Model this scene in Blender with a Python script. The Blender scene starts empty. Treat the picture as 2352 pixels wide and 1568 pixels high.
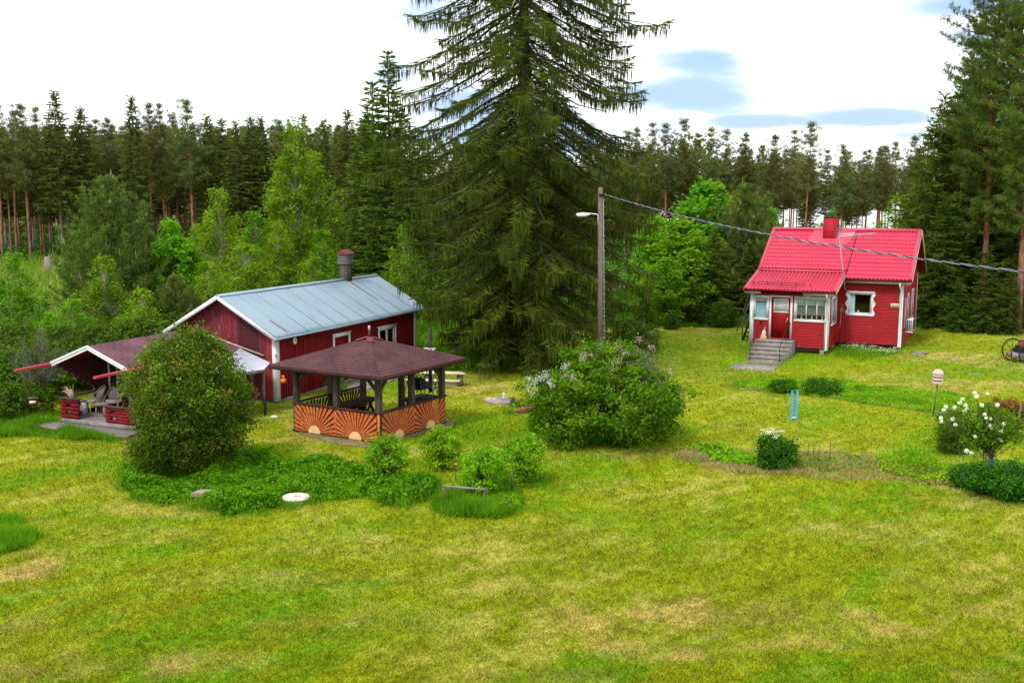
import bpy, math, random
import numpy as np
from math import radians, sin, cos, pi
sc = bpy.context.scene
COL = sc.collection
R = np.random.default_rng(11)
random.seed(5)

# ---------------------------------------------------------------- camera
F, HOR, CH = 2500.0, 440.0, 7.8
PIT = math.atan((784 - HOR) / F)
cam_d = bpy.data.cameras.new("camera")
cam = bpy.data.objects.new("camera", cam_d); COL.objects.link(cam)
cam.location = (0, 0, CH); cam.rotation_euler = (pi / 2 - PIT, 0, 0)
cam_d.sensor_width = 36; cam_d.lens = 36 * F / 2352.0
cam_d.clip_end = 5000
sc.camera = cam
def P(px, py, z=0.0):            # a photo pixel (2352 wide) to the point where it meets height z
    u = (px - 1176) / F; v = (784 - py) / F
    d = np.array([u, cos(PIT) + v * sin(PIT), -sin(PIT) + v * cos(PIT)])
    t = (z - CH) / d[2]
    return np.array([0, 0, CH]) + d * t
def X(px, y): return (px - 1176) / F * y * 1.0      # world x of a pixel column at distance y
def ZZ(py, y):
    v = (784 - py) / F
    return CH + (-sin(PIT) + v * cos(PIT)) / (cos(PIT) + v * sin(PIT)) * y

# ---------------------------------------------------------------- world
SUN_EL, SUN_AZ = 52.0, 215.0     # azimuth clockwise from +Y : behind the camera, left
w = bpy.data.worlds.new("World"); sc.world = w; w.use_nodes = True
nt = w.node_tree; nt.nodes.clear()
def N(nt, t, **k):
    n = nt.nodes.new(t)
    for a, b in k.items(): setattr(n, a, b)
    return n
def L(nt, a, b): nt.links.new(a, b)
def M(nt, op, a, b=None, clamp=False):
    n = N(nt, 'ShaderNodeMath', operation=op); n.use_clamp = clamp
    for i, v in enumerate((a, b)):
        if v is None: continue
        if isinstance(v, (int, float)): n.inputs[i].default_value = v
        else: L(nt, v, n.inputs[i])
    return n.outputs[0]
out = N(nt, 'ShaderNodeOutputWorld')
sky = N(nt, 'ShaderNodeTexSky', sky_type='NISHITA'); sky.sun_disc = False
sky.sun_elevation = radians(SUN_EL); sky.sun_rotation = radians(SUN_AZ)
sky.air_density = 1.0; sky.dust_density = 1.5
tc = N(nt, 'ShaderNodeTexCoord')
sep = N(nt, 'ShaderNodeSeparateXYZ'); L(nt, tc.outputs['Generated'], sep.inputs[0])
sx, sy, sz = sep.outputs
ya = M(nt, 'MAXIMUM', sy, 0.05)
a_ = M(nt, 'DIVIDE', sx, ya); e_ = M(nt, 'DIVIDE', sz, ya)
nz = N(nt, 'ShaderNodeTexNoise'); nz.inputs['Scale'].default_value = 9; nz.inputs['Detail'].default_value = 3
mp = N(nt, 'ShaderNodeMapping'); mp.inputs['Scale'].default_value = (1, 1, 4)
L(nt, tc.outputs['Generated'], mp.inputs[0]); L(nt, mp.outputs[0], nz.inputs[0])
nse = M(nt, 'SUBTRACT', nz.outputs[0], 0.5)
mask = None
GAPS = [(1610,142,105,42,1),(1565,215,165,48,1),(1530,285,60,30,.5),(1730,281,150,17,1),(1990,268,140,21,1),(2180,12,120,30,.9),(2190,85,120,30,.45),(2080,310,90,18,.5),
        (1080,275,120,90,.8),(1230,300,120,80,.7),(905,170,90,40,.35),(230,45,30,10,.25),(985,40,110,60,.4),(-900,200,600,60,.8),(3300,150,500,60,.8),(1200,-900,900,160,.9),(300,-500,500,90,.7)]
for px, py, rx, ry, st in GAPS:
    ca = (px - 1176) / F; ce = (ZZ(py, 100.0) - CH) / 100.0
    dx = M(nt, 'DIVIDE', M(nt, 'SUBTRACT', a_, ca), rx * 1.22 / F)
    dy = M(nt, 'DIVIDE', M(nt, 'SUBTRACT', e_, ce), ry * 1.12 / F)
    d2 = M(nt, 'ADD', M(nt, 'MULTIPLY', dx, dx), M(nt, 'MULTIPLY', dy, dy))
    m = M(nt, 'SUBTRACT', 1.0, M(nt, 'SQRT', d2)); m = M(nt, 'ADD', m, M(nt, 'MULTIPLY', nse, 2.3))
    m = M(nt, 'MULTIPLY', M(nt, 'MULTIPLY', m, 1.2, True), st)
    mask = m if mask is None else M(nt, 'MAXIMUM', mask, m)
inv = M(nt, 'SUBTRACT', 1.0, mask, True); inv3 = M(nt, 'MULTIPLY', inv, M(nt, 'MULTIPLY', inv, inv))
msx = M(nt, 'SUBTRACT', 1.0, inv3); ms = N(nt, 'ShaderNodeClamp'); L(nt, msx, ms.inputs[0])
bg1 = N(nt, 'ShaderNodeBackground'); bg1.inputs[1].default_value = 1.6
n2 = N(nt, 'ShaderNodeTexNoise'); n2.inputs['Scale'].default_value = 3.5; n2.inputs['Detail'].default_value = 4
L(nt, mp.outputs[0], n2.inputs[0])
cr = N(nt, 'ShaderNodeValToRGB'); L(nt, n2.outputs[0], cr.inputs[0])
cr.color_ramp.elements[0].color = (.72, .80, .93, 1); cr.color_ramp.elements[0].position = .3
cr.color_ramp.elements[1].color = (1, 1, 1, 1); cr.color_ramp.elements[1].position = .55
L(nt, cr.outputs[0], bg1.inputs[0])
bg2 = N(nt, 'ShaderNodeBackground'); bg2.inputs[1].default_value = 0.15
mxc = N(nt, 'ShaderNodeMix', data_type='RGBA'); mxc.inputs[0].default_value = .6
L(nt, sky.outputs[0], mxc.inputs[6]); mxc.inputs[7].default_value = (2.9, 4.4, 8.0, 1)
L(nt, mxc.outputs[2], bg2.inputs[0])
mx = N(nt, 'ShaderNodeMixShader'); L(nt, ms.outputs[0], mx.inputs[0])
L(nt, bg1.outputs[0], mx.inputs[1]); L(nt, bg2.outputs[0], mx.inputs[2]); L(nt, mx.outputs[0], out.inputs[0])

# ---------------------------------------------------------------- sun
sl = bpy.data.lights.new("sun", 'SUN'); sl.energy = 3.1; sl.angle = radians(10); sl.color = (1, .96, .88)
so = bpy.data.objects.new("sun", sl); COL.objects.link(so)
so.rotation_euler = (radians(90 - SUN_EL), 0, radians(-SUN_AZ) + pi)
# direction check: light travels from azimuth SUN_AZ
from mathutils import Vector
sd = Vector((sin(radians(SUN_AZ)) * cos(radians(SUN_EL)), cos(radians(SUN_AZ)) * cos(radians(SUN_EL)), sin(radians(SUN_EL))))
so.rotation_euler = sd.to_track_quat('Z', 'Y').to_euler()
sc.view_settings.view_transform = 'Standard'; sc.view_settings.look = 'None'
sc.view_settings.exposure = 0.18; sc.view_settings.gamma = 1.0

# ---------------------------------------------------------------- materials
def newmat(name):
    m = bpy.data.materials.new(name); m.use_nodes = True; t = m.node_tree; t.nodes.clear()
    o = N(t, 'ShaderNodeOutputMaterial'); return m, t, o
def rgba(c): return (c[0], c[1], c[2], 1)
def mixc(t, f, a, b):
    n = N(t, 'ShaderNodeMix', data_type='RGBA')
    if isinstance(f, (int, float)): n.inputs[0].default_value = f
    else: L(t, f, n.inputs[0])
    for i, v in ((6, a), (7, b)):
        if isinstance(v, tuple): n.inputs[i].default_value = rgba(v)
        else: L(t, v, n.inputs[i])
    return n.outputs[2]
def noise(t, scale, detail=3, co=None, stretch=None, w=0.5, rough=.5):
    n = N(t, 'ShaderNodeTexNoise'); n.inputs['Scale'].default_value = scale; n.inputs['Detail'].default_value = detail
    n.inputs['Roughness'].default_value = rough
    if co is None: co = N(t, 'ShaderNodeTexCoord').outputs['Object']
    if stretch:
        m = N(t, 'ShaderNodeMapping'); m.inputs['Scale'].default_value = stretch; L(t, co, m.inputs[0]); co = m.outputs[0]
    L(t, co, n.inputs['Vector']); return n.outputs[0]
def ramp(t, v, lo, hi):
    n = N(t, 'ShaderNodeMapRange', interpolation_type='SMOOTHSTEP'); L(t, v, n.inputs[0])
    n.inputs[1].default_value = lo; n.inputs[2].default_value = hi; return n.outputs[0]
def paint(name, c1, c2=None, rough=.6, scale=3, stretch=None, wear=None, wearlo=.62, wearhi=.7, bump=.0, bscale=40, metal=0, spec=.15, bstretch=None, wscale=None):
    m, t, o = newmat(name); b = N(t, 'ShaderNodeBsdfPrincipled')
    b.inputs['Roughness'].default_value = rough; b.inputs['Metallic'].default_value = metal
    b.inputs['Specular IOR Level'].default_value = spec
    c2 = c2 or tuple(x * .75 for x in c1)
    col = mixc(t, ramp(t, noise(t, scale, 4, stretch=stretch), .35, .65), c1, c2)
    if wear: col = mixc(t, ramp(t, noise(t, wscale or scale * 2.3, 6, stretch=stretch, rough=.65), wearlo, wearhi), col, wear)
    L(t, col, b.inputs['Base Color'])
    if bump:
        bn = N(t, 'ShaderNodeBump'); bn.inputs['Strength'].default_value = bump; bn.inputs['Distance'].default_value = .02
        L(t, noise(t, bscale, 4, stretch=bstretch or stretch), bn.inputs['Height']); L(t, bn.outputs[0], b.inputs['Normal'])
    L(t, b.outputs[0], o.inputs[0]); return m
def leafmat(name, c1, c2, tr=.3, var=.35, rough=.6, spec=.06, patch=1.2):
    """foliage: per leaf colour from the face attribute rnd, slow drift of hue over the plant"""
    m, t, o = newmat(name)
    at = N(t, 'ShaderNodeAttribute', attribute_name='rnd')
    f = M(t, 'ADD', M(t, 'MULTIPLY', at.outputs['Fac'], .65), M(t, 'MULTIPLY', ramp(t, noise(t, patch, 2), .35, .65), .35))
    col = mixc(t, f, c1, c2)
    oi = N(t, 'ShaderNodeObjectInfo')
    hs = N(t, 'ShaderNodeHueSaturation')
    v = N(t, 'ShaderNodeMapRange'); L(t, oi.outputs['Random'], v.inputs[0]); v.inputs[3].default_value = 1 - var / 2; v.inputs[4].default_value = 1 + var / 2
    L(t, v.outputs[0], hs.inputs['Value']); L(t, col, hs.inputs['Color'])
    h = N(t, 'ShaderNodeMapRange'); rr = M(t, 'FRACT', M(t, 'MULTIPLY', oi.outputs['Random'], 7.3)); L(t, rr, h.inputs[0])
    h.inputs[3].default_value = .5 - .018 * var / .35; h.inputs[4].default_value = .5 + .018 * var / .35; L(t, h.outputs[0], hs.inputs['Hue'])
    b = N(t, 'ShaderNodeBsdfPrincipled'); b.inputs['Roughness'].default_value = rough; b.inputs['Specular IOR Level'].default_value = spec
    L(t, hs.outputs[0], b.inputs['Base Color'])
    tl = N(t, 'ShaderNodeBsdfTranslucent')
    tcx = N(t, 'ShaderNodeMix', data_type='RGBA', blend_type='MULTIPLY'); tcx.inputs[0].default_value = 1
    L(t, hs.outputs[0], tcx.inputs[6]); tcx.inputs[7].default_value = (1.3, 1.35, .7, 1); L(t, tcx.outputs[2], tl.inputs[0])
    ms_ = N(t, 'ShaderNodeMixShader'); ms_.inputs[0].default_value = tr
    L(t, b.outputs[0], ms_.inputs[1]); L(t, tl.outputs[0], ms_.inputs[2]); L(t, ms_.outputs[0], o.inputs[0]); return m
def vcolmat(name, rough=.8, tr=0.0, fine=0, spec=.05):
    m, t, o = newmat(name); at = N(t, 'ShaderNodeAttribute', attribute_name='col')
    b = N(t, 'ShaderNodeBsdfPrincipled'); b.inputs['Roughness'].default_value = rough; b.inputs['Specular IOR Level'].default_value = spec
    col = at.outputs['Color']
    if fine:
        g = N(t, 'ShaderNodeNewGeometry'); f = noise(t, fine, 5, co=g.outputs['Position'], rough=.7)
        f2 = noise(t, fine * .22, 4, co=g.outputs['Position'])
        k = M(t, 'ADD', M(t, 'MULTIPLY', f, 1.3), M(t, 'ADD', M(t, 'MULTIPLY', f2, .8), -.05))
        mm = N(t, 'ShaderNodeMix', data_type='RGBA', blend_type='MULTIPLY'); mm.inputs[0].default_value = 1
        L(t, col, mm.inputs[6]); cc = N(t, 'ShaderNodeCombineXYZ')
        for i in range(3): L(t, k, cc.inputs[i])
        L(t, cc.outputs[0], mm.inputs[7]); col = mm.outputs[2]
        bn = N(t, 'ShaderNodeBump'); bn.inputs['Strength'].default_value = .6; bn.inputs['Distance'].default_value = .03
        L(t, f, bn.inputs['Height']); L(t, bn.outputs[0], b.inputs['Normal'])
    L(t, col, b.inputs['Base Color'])
    if tr:
        tl = N(t, 'ShaderNodeBsdfTranslucent'); L(t, col, tl.inputs[0]); ms_ = N(t, 'ShaderNodeMixShader'); ms_.inputs[0].default_value = tr
        L(t, b.outputs[0], ms_.inputs[1]); L(t, tl.outputs[0], ms_.inputs[2]); L(t, ms_.outputs[0], o.inputs[0])
    else: L(t, b.outputs[0], o.inputs[0])
    return m
def shingle(name, c1, c2, sx=.25, sy=.14):
    m, t, o = newmat(name); b = N(t, 'ShaderNodeBsdfPrincipled'); b.inputs['Roughness'].default_value = .9; b.inputs['Specular IOR Level'].default_value = .12
    uv = N(t, 'ShaderNodeTexCoord').outputs['UV']
    br = N(t, 'ShaderNodeTexBrick'); br.offset = .5; br.inputs['Scale'].default_value = 1
    br.inputs['Brick Width'].default_value = sx; br.inputs['Row Height'].default_value = sy
    br.inputs['Mortar Size'].default_value = .016; br.inputs['Mortar Smooth'].default_value = .3
    br.inputs['Color1'].default_value = rgba(c1); br.inputs['Color2'].default_value = rgba(c2)
    br.inputs['Mortar'].default_value = rgba(tuple(x * .3 for x in c1)); br.inputs['Bias'].default_value = -.2
    dn = N(t, 'ShaderNodeTexNoise'); dn.inputs['Scale'].default_value = 5; L(t, uv, dn.inputs['Vector'])
    vm = N(t, 'ShaderNodeVectorMath', operation='MULTIPLY_ADD'); L(t, dn.outputs['Color'], vm.inputs[0]); vm.inputs[1].default_value = (.03, .03, 0); L(t, uv, vm.inputs[2])
    L(t, vm.outputs[0], br.inputs['Vector'])
    col = mixc(t, ramp(t, noise(t, 1.1, 4, co=uv), .3, .7), br.outputs['Color'], tuple(x * 1.25 for x in c2))
    col = mixc(t, ramp(t, noise(t, 9, 5, co=uv, rough=.7), .4, .75), col, tuple(x * .7 for x in c1))
    L(t, col, b.inputs['Base Color'])
    bn = N(t, 'ShaderNodeBump'); bn.inputs['Strength'].default_value = .8; bn.inputs['Distance'].default_value = .015; bn.invert = True
    L(t, br.outputs['Fac'], bn.inputs['Height']); L(t, bn.outputs[0], b.inputs['Normal']); L(t, b.outputs[0], o.inputs[0]); return m
def glassmat(name, tint=(.9, .95, .95)):
    m, t, o = newmat(name); g = N(t, 'ShaderNodeBsdfGlossy'); g.inputs['Roughness'].default_value = .03
    tr = N(t, 'ShaderNodeBsdfTransparent'); tr.inputs[0].default_value = rgba(tint)
    lw = N(t, 'ShaderNodeFresnel'); lw.inputs[0].default_value = 1.5
    mx_ = N(t, 'ShaderNodeMixShader'); mx_.inputs[0].default_value = .08; L(t, tr.outputs[0], mx_.inputs[1]); L(t, g.outputs[0], mx_.inputs[2])
    L(t, mx_.outputs[0], o.inputs[0]); return m
def barkmat(name, lo, hi, z0, z1, sc_=6):
    """bark that changes with height above the root, as on a pine"""
    m, t, o = newmat(name); b = N(t, 'ShaderNodeBsdfPrincipled'); b.inputs['Roughness'].default_value = .9
    tcn = N(t, 'ShaderNodeTexCoord'); s = N(t, 'ShaderNodeSeparateXYZ'); L(t, tcn.outputs['Object'], s.inputs[0])
    f = N(t, 'ShaderNodeMapRange'); L(t, s.outputs[2], f.inputs[0]); f.inputs[1].default_value = z0; f.inputs[2].default_value = z1
    col = mixc(t, f.outputs[0], lo, hi)
    col = mixc(t, ramp(t, noise(t, sc_, 5, co=tcn.outputs['Object'], stretch=(1, 1, .25)), .4, .62), col, tuple(x * .5 for x in lo))
    L(t, col, b.inputs['Base Color']); L(t, b.outputs[0], o.inputs[0]); return m

MT = {}
MT['house_red'] = paint('house_red_paint', (.30, .0085, .012), (.25, .007, .011), .55, 1.5, (1, 1, 1), wear=(.42, .10, .07), wearlo=.63, wearhi=.74, wscale=7, bump=.15, bscale=12, bstretch=(1, 1, 6))
MT['barn_red'] = paint('barn_red_paint', (.185, .006, .010), (.12, .006, .009), .75, 2, (2, 2, .35), wear=(.09, .03, .03), wearlo=.6, wearhi=.72, bump=.3, bscale=30, bstretch=(1, 1, .1))
MT['gable_red'] = paint('barn_gable_worn_red', (.17, .014, .022), (.10, .020, .026), .8, 2.2, (3, 3, .3), wear=(.20, .13, .13), wearlo=.57, wearhi=.72, bump=.35, bscale=30, bstretch=(1, 1, .1))
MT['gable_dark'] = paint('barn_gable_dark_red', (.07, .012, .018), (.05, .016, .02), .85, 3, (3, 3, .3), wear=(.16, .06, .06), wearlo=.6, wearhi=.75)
MT['gable_bright'] = paint('barn_gable_bright_red', (.30, .02, .025), (.22, .03, .03), .8, 3, (3, 3, .3), wear=(.35, .16, .14), wearlo=.6, wearhi=.75)
MT['white'] = paint('white_paint', (.62, .63, .66), (.55, .56, .58), .55, 4, wear=(.38, .37, .35), wearlo=.66, wearhi=.8)
MT['cream'] = paint('cream_paint', (.60, .52, .36), (.55, .47, .31), .6, 4)
MT['cream_trim'] = paint('aged_cream_trim', (.42, .40, .34), (.36, .34, .28), .6, 4)
MT['tile_red'] = paint('red_metal_tile', (.48, .027, .070), (.42, .024, .06), .5, .8, wear=(.36, .02, .04), wearlo=.66, wearhi=.9, wscale=2, spec=.3)
MT['flash_red'] = paint('red_metal_flashing', (.47, .045, .085), (.43, .04, .075), .5, 2, spec=.3)
MT['dark_red'] = paint('dark_red_trim', (.13, .004, .008), (.10, .004, .007), .5, 2)
MT['chimney_red'] = paint('chimney_red', (.33, .012, .022), (.28, .012, .02), .6, 5, bump=.2)
MT['black'] = paint('black_metal', (.012, .012, .014), (.02, .02, .022), .5, 5)
MT['dark_wood'] = paint('weathered_dark_wood', (.075, .06, .052), (.04, .033, .03), .85, 5, (3, 3, .4), wear=(.16, .14, .12), wearlo=.58, wearhi=.72, bump=.4, bscale=30, bstretch=(1, 1, .1))
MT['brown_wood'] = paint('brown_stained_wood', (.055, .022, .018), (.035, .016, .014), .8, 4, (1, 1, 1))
MT['grey_wood'] = paint('grey_weathered_wood', (.22, .19, .19), (.15, .13, .13), .85, 3, (1, 6, 1), wear=(.30, .27, .26), wearlo=.58, wearhi=.7, bump=.3)
MT['pole_wood'] = paint('grey_pole_wood', (.15, .11, .09), (.10, .075, .06), .85, 6, (4, 4, .3), wear=(.28, .24, .21), wearlo=.58, wearhi=.7, bump=.3)
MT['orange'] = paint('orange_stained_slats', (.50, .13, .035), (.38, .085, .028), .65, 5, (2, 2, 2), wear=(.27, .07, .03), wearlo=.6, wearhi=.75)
MT['sun_cream'] = paint('pale_yellow_paint', (.62, .44, .20), (.56, .39, .17), .65, 5)
MT['concrete'] = paint('aged_concrete', (.27, .235, .22), (.19, .165, .155), .9, 4, wear=(.12, .11, .09), wearlo=.58, wearhi=.75, bump=.3)
MT['concrete_blue'] = paint('blue_grey_concrete_side', (.22, .24, .27), (.16, .17, .19), .9, 4, wear=(.12, .11, .10), wearlo=.6, wearhi=.75, bump=.3)
MT['dirt'] = paint('dry_soil', (.22, .17, .10), (.14, .12, .05), .95, 1.5, wear=(.12, .13, .02), wearlo=.52, wearhi=.64, bump=.5)
MT['stone'] = paint('grey_stone', (.20, .19, .20), (.12, .11, .11), .9, 5, bump=.8, bscale=8)
MT['tin'] = paint('galvanised_tin_roof', (.22, .30, .36), (.18, .26, .33), .45, .5, wear=(.27, .32, .36), wearlo=.6, wearhi=.8, wscale=3, metal=.15, spec=.5)
MT['rust'] = paint('rust', (.24, .07, .04), (.16, .06, .04), .8, 12)
MT['fibre'] = paint('translucent_corrugated_sheet', (.42, .43, .52), (.34, .35, .43), .3, 2, spec=.6)
MT['blue'] = paint('sky_blue_paint', (.06, .36, .72), (.05, .30, .62), .5, 6)
MT['pink'] = paint('faded_pink_paint', (.52, .36, .35), (.46, .32, .31), .6, 6)
MT['hatch_red'] = paint('faded_red_hatch', (.17, .045, .045), (.12, .035, .035), .85, 3)
MT['wicker'] = paint('rattan', (.42, .29, .15), (.33, .22, .11), .6, 12)
MT['cushion'] = paint('floral_cushion', (.44, .38, .38), (.26, .20, .24), .9, 14)
MT['lid'] = paint('dusty_pinkish_white_plastic', (.56, .47, .43), (.48, .40, .36), .6, 4)
MT['curtain_blue'] = paint('pale_blue_curtain', (.42, .60, .68), (.34, .52, .60), .9, 6, (8, 8, .5))
MT['curtain_white'] = paint('white_lace_curtain', (.58, .60, .60), (.42, .44, .46), .9, 14, (4, 4, 1))
MT['blind'] = paint('grey_blind', (.20, .18, .18), (.13, .12, .12), .9, 10, (1, 1, 12))
MT['glass'] = glassmat('window_glass')
MT['red_petal'] = paint('red_petals', (.75,.03,.01), (.6,.02,.01), .5, 9)
MT['cable_dark'] = paint('dark_cable', (.03,.035,.04), (.02,.02,.03), .4, 4)
MT['cable_mid'] = paint('grey_cable', (.24,.27,.32), (.14,.16,.20), .35, 4)
MT['pink_stone'] = paint('pinkish_stone', (.30,.22,.19), (.22,.16,.14), .9, 6)
MT['amber'] = paint('amber_glass', (.75, .20, .01), (.6, .14, .01), .15, 6)
MT['green_paint'] = paint('dark_green_paint', (.02, .10, .06), (.02, .08, .05), .6, 6)
MT['shingle_brown'] = shingle('brown_red_shingles', (.060, .026, .030), (.075, .032, .036), .34, .16)
MT['shingle_plum'] = shingle('plum_shingles', (.10, .048, .066), (.13, .06, .075), .3, .15)
MT['bark_spruce'] = paint('spruce_bark', (.055, .042, .035), (.03, .024, .02), .95, 4, (3, 3, .5), wear=(.12, .11, .09), wearlo=.6, wearhi=.75)
MT['bark_dead'] = paint('dead_grey_twigs', (.20, .18, .15), (.13, .11, .09), .95, 4)
MT['bark_birch'] = paint('birch_bark', (.42, .37, .32), (.30, .26, .21), .8, 3, (1, 1, 3), wear=(.05, .045, .04), wearlo=.56, wearhi=.62)
MT['bark_brown'] = paint('shrub_bark', (.10, .08, .06), (.06, .05, .04), .9, 6)
MT['bark_pine'] = barkmat('pine_bark', (.19, .095, .07), (.30, .11, .055), .5, 7.0)
MT['bark_grey'] = barkmat('grey_conifer_bark', (.22, .19, .18), (.15, .11, .09), 1.0, 9.0)
MT['lf_hero'] = leafmat('old_spruce_needles', (.018, .034, .005), (.105, .140, .014), .22, .1)
MT['lf_spruce'] = leafmat('spruce_needles', (.024, .054, .006), (.105, .160, .014), .22, .35)
MT['lf_fspruce'] = leafmat('forest_spruce_needles', (.040, .066, .014), (.145, .170, .030), .28, .5)
MT['lf_fpine'] = leafmat('forest_pine_needles', (.054, .078, .024), (.160, .180, .045), .28, .5)
MT['lf_ypine'] = leafmat('young_pine_needles', (.034, .080, .016), (.14, .205, .026), .22, .3)
MT['lf_candle'] = leafmat('pine_shoots', (.26, .24, .08), (.34, .32, .12), .2, .1)
MT['lf_birch'] = leafmat('birch_leaves', (.045, .13, .004), (.22, .38, .012), .35, .35)
MT['lf_bright'] = leafmat('bright_green_leaves', (.065, .20, .006), (.20, .40, .014), .4, .3)
MT['lf_shrub'] = leafmat('bush_leaves', (.020, .064, .004), (.095, .180, .012), .3, .3)
MT['lf_lilac'] = leafmat('lilac_leaves', (.026, .088, .003), (.13, .26, .008), .3, .1)
MT['lf_rust'] = leafmat('olive_and_rusty_leaves', (.024, .080, .004), (.125, .165, .012), .3, .1, patch=1.1)
MT['lf_rusty'] = leafmat('rusty_young_leaves', (.13, .085, .025), (.24, .20, .05), .3, .1)
MT['lf_currant'] = leafmat('currant_leaves', (.060, .19, .003), (.26, .46, .012), .35, .15)
MT['lf_cover'] = leafmat('ground_cover_leaves', (.020, .10, .002), (.12, .31, .006), .3, .1)
MT['lf_dark'] = leafmat('dark_herb_leaves', (.012, .068, .004), (.07, .19, .010), .25, .2)
MT['lf_grass'] = leafmat('long_grass', (.05, .16, .004), (.15, .33, .012), .35, .1)
MT['lf_straw'] = leafmat('dead_grass', (.22, .19, .06), (.44, .37, .15), .3, .1)
MT['lf_red'] = leafmat('reddish_leaves', (.16, .045, .02), (.24, .13, .03), .3, .1)
MT['fl_white'] = leafmat('white_petals', (.62, .66, .52), (.80, .82, .72), .3, .05)
MT['fl_lilac'] = leafmat('pale_lilac_petals', (.46, .46, .62), (.66, .62, .74), .3, .05)
MT['fl_pink'] = leafmat('pink_petals', (.50, .26, .40), (.62, .42, .52), .3, .05)
MT['fl_blue'] = leafmat('violet_blue_petals', (.06, .05, .18), (.14, .12, .34), .3, .05)
MT['ground'] = vcolmat('lawn_ground', .9, 0, 26)
MT['blade'] = vcolmat('lawn_blades', .6, .3)

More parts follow.
